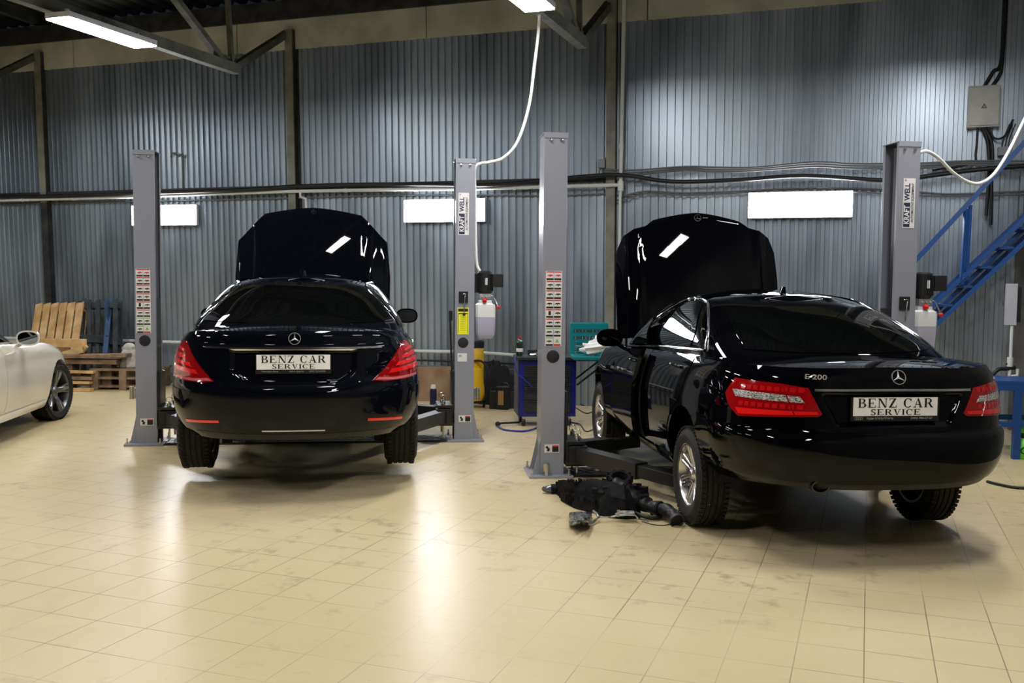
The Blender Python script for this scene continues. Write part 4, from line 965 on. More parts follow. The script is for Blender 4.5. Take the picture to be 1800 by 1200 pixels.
def post(root, x, sd, gusset=True):
    """sd +1: open side faces +x"""
    p = bpy.data.objects.new('post', None); C.objects.link(p); p.parent = root; p.location = (x, 0, 0); p.empty_display_size = .1
    mb = MB(); t_ = .008; o_ = -sd*PW/2
    mb.box((0, t_/2, PH/2), (PW, t_, PH)); mb.box((o_+sd*t_/2, PD/2, PH/2), (t_, PD-.001, PH)); mb.box((0, PD-t_/2, PH/2), (PW, t_, PH))
    mb.box((sd*(PW/2-t_/2), .022, PH/2), (t_, .03, PH)); mb.box((sd*(PW/2-t_/2), PD-.022, PH/2), (t_, .03, PH))
    mb.build('channel', LIFT, p, bevel=.003)
    c = MB(); c.box((0, PD/2, PH+.004), (PW+.012, PD+.012, .008)); c.box((0, -.004, PH-.018), (PW+.004, .004, .036)); c.build('top_cap', LIFT, p)
    for s_ in (-.045, .045): MB().lathe([(0, .012), (.011, .010), (.013, 0)], Matrix.Translation((s_, -.005, PH-.055)) @ Matrix.Rotation(PI/2, 4, 'X'), 12).build('bolt', ZN, p, smooth=40)
    b = MB(); b.box((-sd*.015, PD/2, .0105), (.37, .42, .021)); b.build('base_plate', LIFT, p, bevel=.003)
    xo_ = -sd*(PW/2); xe = xo_-sd*.075
    for yy in (.02, PD-.03): MB().add([(xo_, yy, .021), (xe, yy, .021), (xe+sd*.02, yy, .05), (xo_, yy, .30), (xo_, yy+.01, .021), (xe, yy+.01, .021), (xe+sd*.02, yy+.01, .05), (xo_, yy+.01, .30)], [(0, 1, 2, 3), (7, 6, 5, 4), (0, 4, 5, 1), (1, 5, 6, 2), (2, 6, 7, 3), (0, 3, 7, 4)]).build('gusset', LIFT, p)
    for bx, by in ((xe+sd*.0, -.05), (xe, PD+.04), (sd*.135, -.045), (sd*.135, PD+.045)):
        MB().cyl((bx, by, .02), (bx, by, .075), .008, 8).cyl((bx, by, .02), (bx, by, .036), .015, 6).build('anchor_bolt', ZN, p)
    k = MB(); k.box((sd*.03, PD/2, .86), (.13, PD-.07, 1.12)); k.box((sd*.112, PD/2, .50), (.03, PD-.03, .42)); k.build('slider', LIFTK, p, bevel=.003)
    k = MB(); k.box((sd*.03, PD/2, 1.9), (.05, .06, 1.8)); k.cyl((sd*.02, PD/2, .1), (sd*.02, PD/2, PH-.1), .035, 12); k.build('cylinder_and_chain', LIFTK, p)
    return p
def arms(root, x, sd, tips, zt, post_o):
    """carriage bracket and telescopic arms; tips are (x, y) in lift coordinates"""
    z0 = zt-.24
    br = MB(); br.box((x+sd*.19, PD/2, z0+.02), (.16, PD+.10, .028)); br.box((x+sd*.19, PD/2, z0+.20), (.16, PD+.10, .028)); br.box((x+sd*.13, PD/2, z0+.11), (.03, PD+.05, .2))
    br.build('carriage_bracket', LIFTK, post_o if False else root, bevel=.003)
    for k, (tx, ty) in enumerate(tips):
        s_ = Vector((x+sd*.21, PD/2+(-.13 if k == 0 else .13), z0+.10)); e = Vector((tx, ty, z0+.08)); d = (e-s_); L = d.length; d.normalize()
        a = MB(); a.bar(s_-d*.06, s_+d*L*.58, .13, .125); a.box(s_+Vector((0, 0, .0)), (.15, .15, .15)); ao = a.build('lift_arm', LIFTK, root, bevel=.004)
        MB().bar(s_+d*L*.5, e+d*.05, .10, .095).build('arm_extension', LIFTK, ao, bevel=.004)
        MB().cyl(e+Vector((0, 0, .04)), e+Vector((0, 0, .075)), .035, 16).cyl(e+Vector((0, 0, .075)), e+Vector((0, 0, zt+.04-z0-.08)), .062, 20).build('arm_pad', mat('pad_rubber', (.015, .015, .015), .8), ao, smooth=40)
        pn = MB().cyl(s_+Vector((0, 0, .10)), s_+Vector((0, 0, .15)), .022, 14).cyl(s_+Vector((0, 0, -.2)), s_+Vector((0, 0, .17)), .010, 10)
        pn.tube([s_+Vector((.028*math.cos(t), 0, .18+.028*math.sin(t))) for t in [2*PI*i/14 for i in range(15)]], .0035, 6); pn.build('lock_pin', ZN, ao, smooth=40)
def power_unit(root, x, z_top, y0=.10):
    """motor, valve block, translucent oil tank on the outside of a post; x = post outer face"""
    m = MB(); cx = x+.115; mz = z_top-.115
    m.lathe([(0, .115), (.05, .115), (.075, .10), (.078, -.09), (.06, -.115), (0, -.115)], Matrix.Translation((cx, y0, mz)), 28)
    for k in range(20): a = 2*PI*k/20; m.box((cx+.08*math.cos(a), y0+.08*math.sin(a), mz), (.014, .004, .17), a)
    mo = m.build('motor', mat('motor_black', (.014, .014, .015), .4), root, smooth=30)
    MB().box((cx+.125, y0-.02, mz+.02), (.11, .10, .135)).build('junction_box', mat('motor_black', (.014, .014, .015), .4), mo, bevel=.006)
    MB().box((cx+.005, y0-.083, mz+.01), (.024, .004, .07)).build('motor_label', STW, mo)
    MB().box((x+.03, y0, mz-.01), (.05, .04, .19)).build('mounting_bracket', LIFTK, mo)
    v = MB(); v.box((cx, y0-.01, mz-.145), (.12, .10, .055))
    for k in (-.035, .005, .04): v.cyl((cx+k, y0-.06, mz-.145), (cx+k, y0-.075, mz-.145), .011, 12)
    v.build('valve_block', mat('cast_alloy', (.45, .45, .45), .4, .8), root, bevel=.003)
    t = MB(); tz = mz-.18
    def tank(mb, z0, z1, tp):
        def sec(w_, d_, z): return [Vector((cx+.0+a*w_, y0-.01+b_*d_, z)) for a, b_ in ((-1, -.75), (-.8, -1), (.8, -1), (1, -.75), (1, .75), (.8, 1), (-.8, 1), (-1, .75), (-1, -.75))]
        S = [sec(.09, .075, z0+.03), sec(.097, .08, z0+.05), sec(.10, .082, z1-.03)] if not tp else [sec(.10, .082, z0), sec(.10, .082, z1-.07), sec(.095, .078, z1-.045), sec(.068, .055, z1-.03), sec(.066, .053, z1)]
        if not tp: S = [sec(.075, .06, z0)]+S+[sec(.10, .082, z1)]
        mb.grid(S); mb.add(S[0][:-1], [tuple(range(7, -1, -1))]); mb.add(S[-1][:-1], [tuple(range(8))])
    tank(t, tz-.17, tz, True); to = t.build('oil_tank', mat('milky_plastic', (.66, .66, .66), .35), root, smooth=25)
    t = MB(); tank(t, tz-.39, tz-.17, False); t.build('oil_level', mat('milky_plastic_oil', (.38, .37, .46), .35), to, smooth=25)
    MB().lathe([(0, .028), (.018, .028), (.022, .022), (.022, 0)], Matrix.Translation((cx-.01, y0-.075, tz-.015)) @ Matrix.Rotation(.6, 4, 'X'), 18).build('tank_cap', REDP, to, smooth=40)
    l = MB(); l.tube([(cx+.065, y0-.06, mz-.13), (cx+.085, y0-.07, mz-.15), (cx+.125, y0-.08, mz-.235)], .006, 8); lo = l.build('release_lever', ZN, root, smooth=60)
    MB().ball((cx+.13, y0-.08, mz-.25), .020, 12).build('lever_knob', REDP, lo, smooth=60)
    return cx, y0, mz
def make_lift(label, PL, PR, opts):
    mid = (PL+PR)/2; d = PR-PL; az = math.atan2(d.y, d.x)
    root = thing('car_lift', label, 'car lift', mid, az); bpy.context.view_layer.update()
    hw = d.length/2
    pL = post(root, -hw, 1); pR = post(root, hw, -1)
    f = MB(); f.box((0, PD/2, .016), (2*hw-.36, .34, .012)); f.box((0, PD/2-.165, .010), (2*hw-.36, .02, .02)); f.box((0, PD/2+.165, .010), (2*hw-.36, .02, .02))
    for k in range(int((2*hw-.4)/.05)): f.box((-hw+.22+.05*k, PD/2, .0235), (.012, .26, .004), rz=.6 if k % 2 else -.6)
    f.build('floor_cover', LIFTK, root)
    Mi = root.matrix_basis.inverted()
    wl = lambda car, p: (lambda q: (q.x, q.y))(Mi @ (car.matrix_basis @ Vector(p)))
    car, zt = opts['car'], opts['zt']; y1, y2 = opts['jack']
    arms(root, -hw, 1, [wl(car, (-.68, y1, 0)), wl(car, (-.68, y2, 0))], zt, pL); arms(root, hw, -1, [wl(car, (.68, y1, 0)), wl(car, (.68, y2, 0))], zt, pR)
    return root, hw, pL, pR
PS1, PS2 = Vector((-3.535, 9.419, 0)), Vector((-.478, 9.833, 0))
L1, hw1, p1, p2 = make_lift('grey two-post lift holding the left black car', PS1, PS2, dict(car=S_root, zt=.40, jack=(.55, 2.45)))
_t = G(1600, 250, PH); PS3 = Vector((.345, 8.071, 0)); PS4 = Vector((_t.x, _t.y, 0))
print('post4', PS4, (PS4-PS3).length)
L2, hw2, p3, p4 = make_lift('grey two-post lift holding the right black car', PS3, PS4, dict(car=E_root, zt=.33, jack=(.45, 2.35)))
FY = -.001
def cap(par, x, z):
    MB().lathe([(0, .004), (.046, .004), (.052, .002), (.053, 0)], Matrix.Translation((x, -.001, z)) @ Matrix.Rotation(PI/2, 4, 'X'), 36).build('round_cover', mat('cover_black', (.012, .012, .014), .5), par, smooth=40)
def onpost(root, hw, side, px, py):
    x, z = loc_on(root, px, py); return x-side*hw, z
x, z = onpost(L1, hw1, -1, 252, 529); safety_sticker(p1, x, z, FY); x, z = onpost(L1, hw1, -1, 254.5, 598.5); cap(p1, x, z); x, z = onpost(L1, hw1, -1, 258.5, 741.5); small_sticker(p1, x, z, FY)
x, z = onpost(L2, hw2, -1, 973, 542.5); safety_sticker(p3, x, z, FY); x, z = onpost(L2, hw2, -1, 972, 626.5); cap(p3, x, z); x, z = onpost(L2, hw2, -1, 970, 788); small_sticker(p3, x, z, FY)
x, z = onpost(L1, hw1, 1, 814, 602); cap(p2, x, z); x, z = onpost(L1, hw1, 1, 817, 735.5); small_sticker(p2, x, z, FY); x, z = onpost(L1, hw1, 1, 815, 376); logo_sticker(p2, x, z, FY, .42)
x, z = onpost(L2, hw2, 1, 1597.5, 357); logo_sticker(p4, x, z, FY, .42)
x, z = onpost(L1, hw1, 1, 814, 564); yl = MB(); yl.box((x, FY-.0008, z), (.112, .0016, .27), mi=0)
quadm(yl, (x, FY-.0016, z-.02), XV, ZV, .094, .20, 1, NV, .0003); quadm(yl, (x, FY-.0016, z-.025), XV, ZV, .086, .19, 0, NV, .0006); quadm(yl, (x, FY-.0016, z+.11), XV, ZV, .10, .03, 1, NV, .0006)
for k in range(9): quadm(yl, (x, FY-.0016, z+.05-.018*k), XV, ZV, .066, .004, 2, NV, .0009)
yl.build('yellow_label', [STY, STK, mat('faint_ink', (.45, .44, .03), .5)], p2)
x, z = onpost(L1, hw1, 1, 812.5, 628); wl_ = MB(); wl_.box((x, FY-.0008, z), (.095, .0016, .085)); quadm(wl_, (x-.02, FY-.0016, z+.015), XV, ZV, .03, .02, 1, NV, .0005); wl_.build('white_label', [STW, mat('pale_ink', (.35, .35, .35), .5)], p2)
for pp, L, hw, sx, sy in ((p2, L1, hw1, 814.5, 522), (p4, L2, hw2, 1589, 533)):
    x, z = onpost(L, hw, 1, sx, sy); so = MB().box((x, -.008, z), (.092, .016, .115)).build('lock_box', LIFTK, pp, bevel=.004)
    MB().tube([(x-.012, -.02, z+.03), (x+.022, -.03, z+.03), (x+.015, -.03, z+.01), (x+.006, -.028, z-.10), (x+.006, -.026, z-.15)], .005, 8).build('lock_lever', ZN, so, smooth=60)
    if pp is p2: MB().ball((x+.006, -.026, z-.17), .016, 10).build('lever_ball', LIFTK, so, smooth=60)
x, z = loc_on(L1, 850, 476); power_unit(L1, hw1+PW/2, z); x, z = loc_on(L2, 1626, 478); power_unit(L2, hw2+PW/2, z)
# spare pad adaptors, the black slider knob
for (L, hw, px_, py_, s_) in ((L2, hw2, 959, 824, -1),): 
    x, z = loc_on(L, px_, py_); MB().cyl((x, -.045, .021), (x, -.045, .125), .018, 16).cyl((x, -.045, .06), (x, -.045, .12), .026, 16).build('pad_adaptor', ZN, L, smooth=40)
x, z = loc_on(L1, 238, 692); MB().cyl((-hw1-PW/2-.06, .1, z-.06), (-hw1-PW/2-.06, .1, z+.06), .022, 14).cyl((-hw1-PW/2-.03, .1, z-.055), (-hw1-PW/2-.03, .1, z+.05), .018, 14).build('pad_adaptor', ZN, L1, smooth=40)
x, z = loc_on(L1, 850, 693); MB().cyl((hw1+PW/2+.05, .1, z-.06), (hw1+PW/2+.05, .1, z+.06), .022, 14).cyl((hw1+PW/2+.02, .1, z-.055), (hw1+PW/2+.02, .1, z+.05), .018, 14).build('pad_adaptor', ZN, L1, smooth=40)
MB().box((hw1-PW/2-.04, .04, 1.27), (.035, .03, .10)).bar((hw1-PW/2-.045, .05, 1.22), (hw1-PW/2-.02, .05, .6), .02, .02).build('slider_guard', LIFTK, L1)

# ================================================================ pipes, cables, boxes on the back wall
def wline(name, pts, r, m, label, cat, off=.06, group=None, n=10, sm=6, parent=None):
    P = [wall(x, y, off if len(p) == 2 else p[2]) for p in pts for x, y in [p[:2]]]
    mb = MB(); mb.tube(smoothpts(P, sm) if sm else P, r, n); o = mb.build(name, m, parent, smooth=60)
    return tag(o, label, cat, group) if label else o
pl_ = [(-700, 362), (-60, 353), (0, 352), (120, 349), (235, 346), (360, 341), (520, 336), (700, 333), (900, 330), (1088, 325)]
t = thing('water_pipe', 'long white pipe running level across the back wall', 'pipe', wall(520, 336, .17))
I = t.matrix_basis.inverted(); t.rotation_euler = (0, 0, 0)
mb = MB(); mb.tube([I @ wall(x, y, .17) for x, y in pl_], .024, 12); mb.build('pipe_run', PIPEW, t, smooth=60)
for x in (40, 130, 410, 608, 730, 905):
    y = float(np.interp(x, [a for a, b in pl_], [b for a, b in pl_])); p = I @ wall(x, y, .17); MB().cyl(p-WA*.02, p+WA*.02, .030, 12).build('coupling', PIPEW, t, smooth=40)
p = I @ wall(528, 337, .17); MB().tube([p, p-Vector((0, 0, .07)), p-Vector((0, 0, .10))+WA*.09, p-Vector((0, 0, .25))+WA*.10], .02, 10).build('drop_branch', PIPEW, t, smooth=40)
t = thing('riser_pipe', 'tall white pipe running up the wall beside the right-hand steel column', 'pipe', wall(1092, 330, .1)); I = t.matrix_basis.inverted()
MB().tube([I @ wall(1097, -12, .17), I @ wall(1095, 120, .17), I @ wall(1091, 330, .17)], .024, 12).build('pipe_run', PIPEW, t, smooth=60)
MB().tube([I @ wall(1091, 335, .17), I @ wall(1090, 345, .17), I @ wall(1089, 420, .17), I @ wall(1087, 600, .17)], .018, 12).build('lower_run', PIPEW, t, smooth=60)
p = I @ wall(1091, 327, .17); MB().cyl(p-Vector((0, 0, .06)), p+Vector((0, 0, .06)), .036, 14).build('tee_fitting', PIPEW, t, smooth=40)
p = I @ wall(1092, 257, .17); MB().cyl(p-Vector((0, 0, .03)), p+Vector((0, 0, .03)), .031, 14).build('coupling', PIPEW, t, smooth=40)
wline('hose', [(-700, 357), (-60, 347), (0, 345), (100, 344), (235, 340), (330, 337), (440, 333), (520, 327), (640, 324), (760, 324), (860, 325), (955, 317), (1040, 309), (1100, 308), (1180, 319), (1300, 316), (1415, 309), (1560, 317), (1640, 308), (1720, 298), (1820, 290)], .026, CABLEK, 'thick black hose sagging along the whole back wall', 'hose', .23, sm=5)
for k, (dy, lb) in enumerate(((0, 'upper grey conduit of the wavy bundle on the right half of the wall'), (4, 'middle grey conduit of the wavy bundle on the right half of the wall'), (8, 'lower grey conduit of the wavy bundle on the right half of the wall'))):
    wline('conduit', [(1062, 298+dy), (1120, 299+dy), (1200, 293+dy-k), (1260, 294+dy), (1330, 294+dy-k), (1430, 285+dy), (1500, 288+dy), (1620, 287+dy), (1700, 283+dy-k), (1820, 283+dy*1.5)], .011, CONDUIT, lb, 'cable', .145+.03*k, None, 8, 4)
for k, (dy, lb) in enumerate(((0, 'upper thin grey conduit below the black hose on the right'), (6, 'lower thin grey conduit below the black hose on the right'))):
    wline('conduit', [(1085, 352+dy), (1105, 342+dy), (1140, 336+dy*.7), (1200, 339+dy*.7), (1300, 336+dy*.6), (1420, 330+dy), (1540, 333+dy), (1620, 338+dy), (1680, 341+dy*.6), (1820, 335+dy)], .010, CONDUIT, lb, 'cable', .06+.03*k, None, 8, 4)
wline('conduit', [(-700, 370), (-60, 361), (60, 357), (240, 354), (430, 350), (520, 348), (700, 343), (830, 343), (960, 344), (1060, 341), (1090, 344)], .010, CONDUIT, 'thin grey conduit just below the long white pipe', 'cable', .05, None, 8, 4)
wline('conduit', [(600, 335), (690, 331), (760, 327), (835, 331), (955, 323), (1060, 316), (1088, 330)], .010, CONDUIT, 'grey conduit looping above the white pipe at the centre', 'cable', .07, None, 8, 4)
def junction(px, py, sz, lb, nm='junction_box'):
    t = thing(nm, lb, 'junction box', wall(px, py, .08), -WAZ); MB().box((0, 0, 0), (sz[0], .06, sz[1])).build('housing', mat('box_grey', (.25, .26, .29), .5), t, bevel=.006)
    MB().box((0, -.034, 0), (sz[0]*.9, .012, sz[1]*.9)).build('lid', mat('box_grey', (.25, .26, .29), .5), t, bevel=.003); return t
t = junction(1058.5, 288, (.095, .11), 'small grey junction box beside the right-hand steel column')
MB().tube([(.03, -.01, .05), (.09, -.02, .12)], .008, 8).build('cable_tail', CONDUIT, t); MB().tube([(-.03, 0, -.05), (-.05, 0, -.16)], .008, 8).build('cable_tail', CONDUIT, t); MB().tube([(.0, 0, -.05), (.01, 0, -.14)], .008, 8).build('cable_tail', CONDUIT, t)
t = junction(1766, 266, (.14, .10), 'round-shouldered grey box below the electrical cabinet')
for s_ in (-.03, .0, .03): MB().tube([(s_, 0, .05), (s_+.02, .01, .16), (s_+.07, .02, .30)], .006, 6).build('cable_tail', CABLEK, t)
# electrical cabinet
a, b = wall(1703, 151, .16), wall(1757, 222, .16); cpt = (a+b)/2; W_ = (b-a).dot(WA); H_ = a.z-b.z
t = thing('electrical_cabinet', 'light grey electrical cabinet with a warning triangle high on the right of the wall', 'electrical cabinet', cpt, -WAZ)
CABM = noisy(mat('cabinet_grey', (.5, .5, .48), .35), (.44, .44, .42), (.54, .54, .52), 5, 3)
MB().box((0, .07, 0), (W_, .13, H_)).build('housing', CABM, t, bevel=.004)
MB().box((0, -.004, 0), (W_*.93, .016, H_*.93)).build('cabinet_door', CABM, t, bevel=.005)
tr = MB(); tr.add([(-.030, -.0135, -.025), (.030, -.0135, -.025), (0, -.0135, .028)], [(0, 1, 2)], 0); tr.add([(-.018, -.0145, -.019), (.018, -.0145, -.019), (0, -.0145, .013)], [(0, 1, 2)], 1); tr.build('warning_triangle', [STK, mat('dull_yellow', (.3, .27, .1), .5)], t)
for k, (pts) in enumerate((((-.05, .06, -H_/2), (-.06, .06, -.5), (-.10, .06, -.62), (-.5, .07, -.68)), ((.0, .06, -H_/2), (.06, .06, -.40), (.08, .06, -.7), (.07, .06, -1.2)), ((.02, .06, -H_/2), (.10, .05, -.42), (.11, .06, -.8), (.12, .06, -1.3)), ((.06, .06, -H_/2), (.12, .04, -.35), (.22, .04, -.33), (.30, .06, -.15)), ((.0, .06, H_/2), (.08, .06, .38), (.16, .06, .52), (.17, .07, 1.4)), ((.08, .06, H_/2), (.14, .06, .33), (.17, .06, .5), (.19, .07, 1.4)))):
    MB().tube(smoothpts([Vector(p) for p in pts], 6), .018 if k in (1, 2, 4, 5) else .012, 8).build('supply_cable', CABLEK, t, smooth=60)
# capped stub pipe
t = thing('stub_pipe', 'small dark stub pipe with two elbows above the left wall panel', 'pipe', wall(322, 300, .06), -WAZ); I = t.matrix_basis.inverted()
MB().tube([I @ wall(322, 336, .06), I @ wall(322, 280, .06)], .016, 10).build('riser', CONDUIT, t, smooth=60)
MB().tube(smoothpts([I @ wall(322, 280, .06), I @ wall(321, 272, .08), I @ wall(313, 275, .10), I @ wall(308, 270, .10), I @ wall(302, 270, .08), I @ wall(301, 276, .06)], 4), .014, 10).build('elbow', CONDUIT, t, smooth=60)
# low pipes
wline('heating_pipe', [(-700, 576), (-60, 592), (60, 595), (200, 598), (300, 601), (460, 605), (640, 613), (740, 617), (830, 619), (905, 624), (960, 627)], .024, PIPEW, 'white pipe running low along the back wall', 'pipe', .17, sm=3)
wline('heating_pipe', [(560, 628), (740, 633), (830, 636), (905, 639), (960, 642)], .014, CABLEK, 'thin black pipe low on the wall left of the tool cabinet', 'pipe', .20, sm=3)
wline('heating_pipe', [(640, 640), (740, 643), (830, 647), (905, 650), (960, 654)], .014, CONDUIT, 'thin grey pipe lowest on the wall left of the tool cabinet', 'pipe', .16, sm=3)

# ================================================================ hanging white cables
def cable(pts, r, m, label, nm='cable', cat='cable', sm=8):
    return tag(MB().tube(smoothpts(pts, sm), r, 10).build(nm, m, None, smooth=60), label, cat)
WC = mat('white_cable', (.75, .75, .72), .4)
yy = 9.95
cable([atY(948, 18, yy), atY(946, 60, yy), atY(940, 110, yy), atY(930, 185, yy), atY(910, 248, yy), atY(885, 277, yy), atY(860, 285, yy), atY(846, 287, yy), atY(838, 291, yy), atY(834, 302, yy), atY(835, 340, yy), atY(836, 420, yy), atY(838, 462, yy), atY(843, 476, yy)], .016, WC, 'white cable drooping from the roof batten to the left lift motor')
y4 = PS4.y+.08
cable([atY(1617, 268, y4), atY(1630, 266, y4), atY(1650, 278, y4+.1), atY(1675, 303, y4+.2), atY(1700, 319, y4+.3), atY(1722, 322, y4+.35), atY(1745, 308, y4+.4), atY(1768, 275, y4+.45), atY(1790, 232, y4+.5), atY(1815, 175, y4+.5), atY(1850, 60, y4+.5)], .015, WC, 'white cable drooping from the right lift post up to the right edge')

# ================================================================ blue stairs
t = thing('metal_staircase', 'blue steel staircase climbing to the right edge behind the right lift', 'staircase', wall(1600, 700, .5), -WAZ); I = t.matrix_basis.inverted()
def sp(px, py, off): return I @ wall(px, py, off)
P0, P1 = sp(1648, 549, .85), sp(1815, 392, .85); dd = (P1-P0).normalized(); P0 = P0-dd*((P0.z+ t.location.z)/dd.z*0.80); P1 = P1+dd*.6
back = Vector((0, .62, 0))
nz = Vector((-dd.z, 0, dd.x)).normalized()*.085 if dd.x > 0 else Vector((0, 0, .1))
for b_ in (Vector(), back):
    for s_ in (-1, 1): MB().bar(P0+b_+nz*s_, P1+b_+nz*s_, .04, .045).build('stringer', BLUE, t)
MB().bar(P0+Vector((0, .2, .0)), P1+Vector((0, .2, .0)), .03, .03).build('brace', BLUE, t); MB().bar(P0+Vector((0, .42, .0)), P1+Vector((0, .42, .0)), .03, .03).build('brace', BLUE, t)
n = int((P1-P0).length/.27)
for k in range(n): MB().box(P0+(P1-P0)*((k+.5)/n)+Vector((0, .31, .02)), (.19, .58, .025)).build('tread', BLUE, t)
R0, R1 = sp(1600, 468, .85), sp(1722, 336, .85); rd = (R1-R0).normalized(); R1 = R1+rd*1.2; R0 = R0-rd*.4
MB().bar(R0, R1, .05, .05).build('handrail', BLUE, t)
MB().bar(sp(1698, 367, .85), sp(1690, 500, .85), .035, .035).build('baluster', BLUE, t); MB().bar(sp(1706, 360, .85), sp(1699, 492, .85), .03, .03).build('baluster', BLUE, t)
MB().bar(R0, Vector((R0.x, R0.y, R0.z-1.0)), .04, .04).build('baluster', BLUE, t)

# ================================================================ right edge: switch box, valves, blue table, sprayer
yc = 9.9
t = thing('switch_box', 'narrow light grey box on the concrete column at the right edge', 'switch box', atY(1778, 535, yc), -.3)
MB().box((0, .03, 0), (.10, .10, .42)).build('housing', mat('box_pale', (.42, .43, .46), .4), t, bevel=.004); MB().box((.075, .06, 0), (.04, .06, .36)).build('side_cover', CABLEK, t, bevel=.004)
MB().box((0, .20, 0), (.06, .30, .05)).build('bracket', CONDUIT, t)
t = thing('valve_pipe', 'white standing pipe with black valves beneath the grey switch box', 'pipe', atY(1775, 620, yc)); I = t.matrix_basis.inverted(); q = lambda x, y: I @ atY(x, y, yc)
MB().tube([q(1779, 572), q(1776, 640), q(1773, 672)], .016, 12).build('riser', PIPEW, t, smooth=60)
MB().cyl(q(1776, 628), q(1775, 644), .030, 14).build('coupling', PIPEW, t, smooth=40); MB().tube([q(1773, 662), q(1788, 660), q(1789, 648)], .018, 10).build('branch', PIPEW, t, smooth=40)
MB().cyl(q(1766, 648), q(1784, 646), .022, 12).build('valve_body', CABLEK, t); MB().tube([q(1768, 640), q(1778, 636)], .008, 8).build('valve_lever', CABLEK, t)
MB().tube(smoothpts([q(1766, 648), q(1756, 649), q(1748, 655), q(1742, 664)], 5), .020, 10).build('hose_tail', CABLEK, t, smooth=60)
_p = G(1783, 800); yt_ = 9.15
t = thing('work_table', 'blue steel work table behind the tail of the right black car', 'table', (atY(1790, 700, yt_).x-.15, yt_+.25, 0), -.08); I = t.matrix_basis.inverted()
zt2 = atY(1780, 672, yt_).z
MB().box((.2, 0, zt2), (1.0, .55, .03)).build('table_top', BLUE, t, bevel=.003)
MB().box((.2, -.26, zt2-.045), (1.0, .03, .06)).build('apron', BLUE, t); MB().box((.2, -.26, .33), (1.0, .03, .05)).build('crossbar', BLUE, t); MB().box((.2, .26, .33), (1.0, .03, .05)).build('crossbar', BLUE, t)
for x, y in ((.155, -.26), (.68, -.26), (-.27, -.26), (.155, .26), (-.27, .26), (.68, .26)): MB().box((x, y, (zt2-.03)/2), (.065, .05, zt2-.03)).build('leg', BLUE, t)
_p = G(1800, 806)
GRN = mat('green_plastic', (.12, .62, .03), .35)
t = thing('pump_sprayer', 'bright green pump bottle with a black neck on the floor at the right edge', 'sprayer', (_p.x+.02, _p.y+.05, 0))
MB().lathe([(0, 0), (.10, 0), (.115, .02), (.118, .10), (.10, .15), (.062, .19), (.055, .20)], None, 32).build('bottle', GRN, t, smooth=40)
MB().lathe([(.06, .185), (.062, .225), (.05, .24), (0, .24)], None, 24).build('neck_ring', CABLEK, t, smooth=40)
MB().lathe([(.045, .235), (.05, .28), (.03, .30), (0, .30)], None, 24).bar((0, 0, .27), (.11, 0, .28), .05, .04).build('pump_head', GRN, t, smooth=40)
MB().lathe([(0, .33), (.03, .33), (.03, .295)], None, 16).build('pump_knob', CABLEK, t, smooth=40)
MB().lathe([(.034, 0), (.034, .002), (.024, .002), (.024, 0)], frame((-.05, -.108, .085), (1, -.3, 0), (0, 0, 1)), 20, close=True).build('printed_mark', CABLEK, t)
hp = [G(1735, 846, .012), G(1760, 852, .012), G(1790, 857, .012), G(1840, 858, .012)]
tag(MB().tube(smoothpts(hp, 6), .012, 8).build('hose', CABLEK, None, smooth=60), 'black hose on the floor at the right edge behind the right car', 'hose')

# ================================================================ tool cabinet and what stands on it
cz = atY(960, 630, 10.9).z; cl_, cr_ = atY(911, 700, 10.9).x, atY(1013, 700, 10.9).x; cw_ = cr_-cl_
NAVY = mat('navy_paint', (.006, .010, .14), .3, coat=.3); DRK = mat('drawer_black', (.016, .018, .022), .4)
t = thing('tool_cabinet', 'navy blue tool cabinet with black drawers behind the middle lift post', 'tool cabinet', ((cl_+cr_)/2, 10.9, 0), .10)
MB().box((0, .22, cz/2+.045), (cw_, .44, cz-.13)).build('body', NAVY, t, bevel=.006); MB().box((-cw_/2-.003, .22, cz/2+.04), (.008, .40, cz-.17)).build('side_panel', mat('panel_grey', (.06, .06, .07), .5), t)
MB().box((0, .21, cz), (cw_+.03, .50, .035)).build('top_tray', DRK, t, bevel=.006)
zz = cz-.075
for k, hh in enumerate((.048, .048, .048, .048, .048, .048, .105, .135)):
    if zz-hh < .12: break
    d = MB().box((0, -.008, zz-hh/2), (cw_*.80, .02, hh-.008)).build('drawer', DRK, t, bevel=.002); MB().box((0, -.022, zz-.010), (cw_*.74, .012, .008)).build('drawer_pull', mat('pull_grey', (.05, .055, .06), .3, .8), d); zz -= hh
for x in (-.26, .26):
    for y in (.05, .38):
        w_ = MB().lathe([(0, .018), (.045, .018), (.05, .01), (.05, -.01), (.045, -.018), (0, -.018)], Matrix.Translation((x, y, .05)) @ Matrix.Rotation(PI/2, 4, 'Y'), 20).build('caster', CABLEK, t, smooth=40)
        MB().box((x, y, .095), (.03, .07, .03)).build('caster_fork', ZN, w_)
MB().box((cw_/2+.20, .20, cz-.015), (.38, .42, .025)).build('side_shelf', DRK, t, bevel=.003)
MB().bar((cw_/2+.01, .02, cz-.30), (cw_/2+.36, .02, cz-.03), .015, .02).build('shelf_brace', DRK, t); MB().bar((cw_/2+.01, .38, cz-.30), (cw_/2+.36, .38, cz-.03), .015, .02).build('shelf_brace', DRK, t)
CT_ = t.matrix_basis
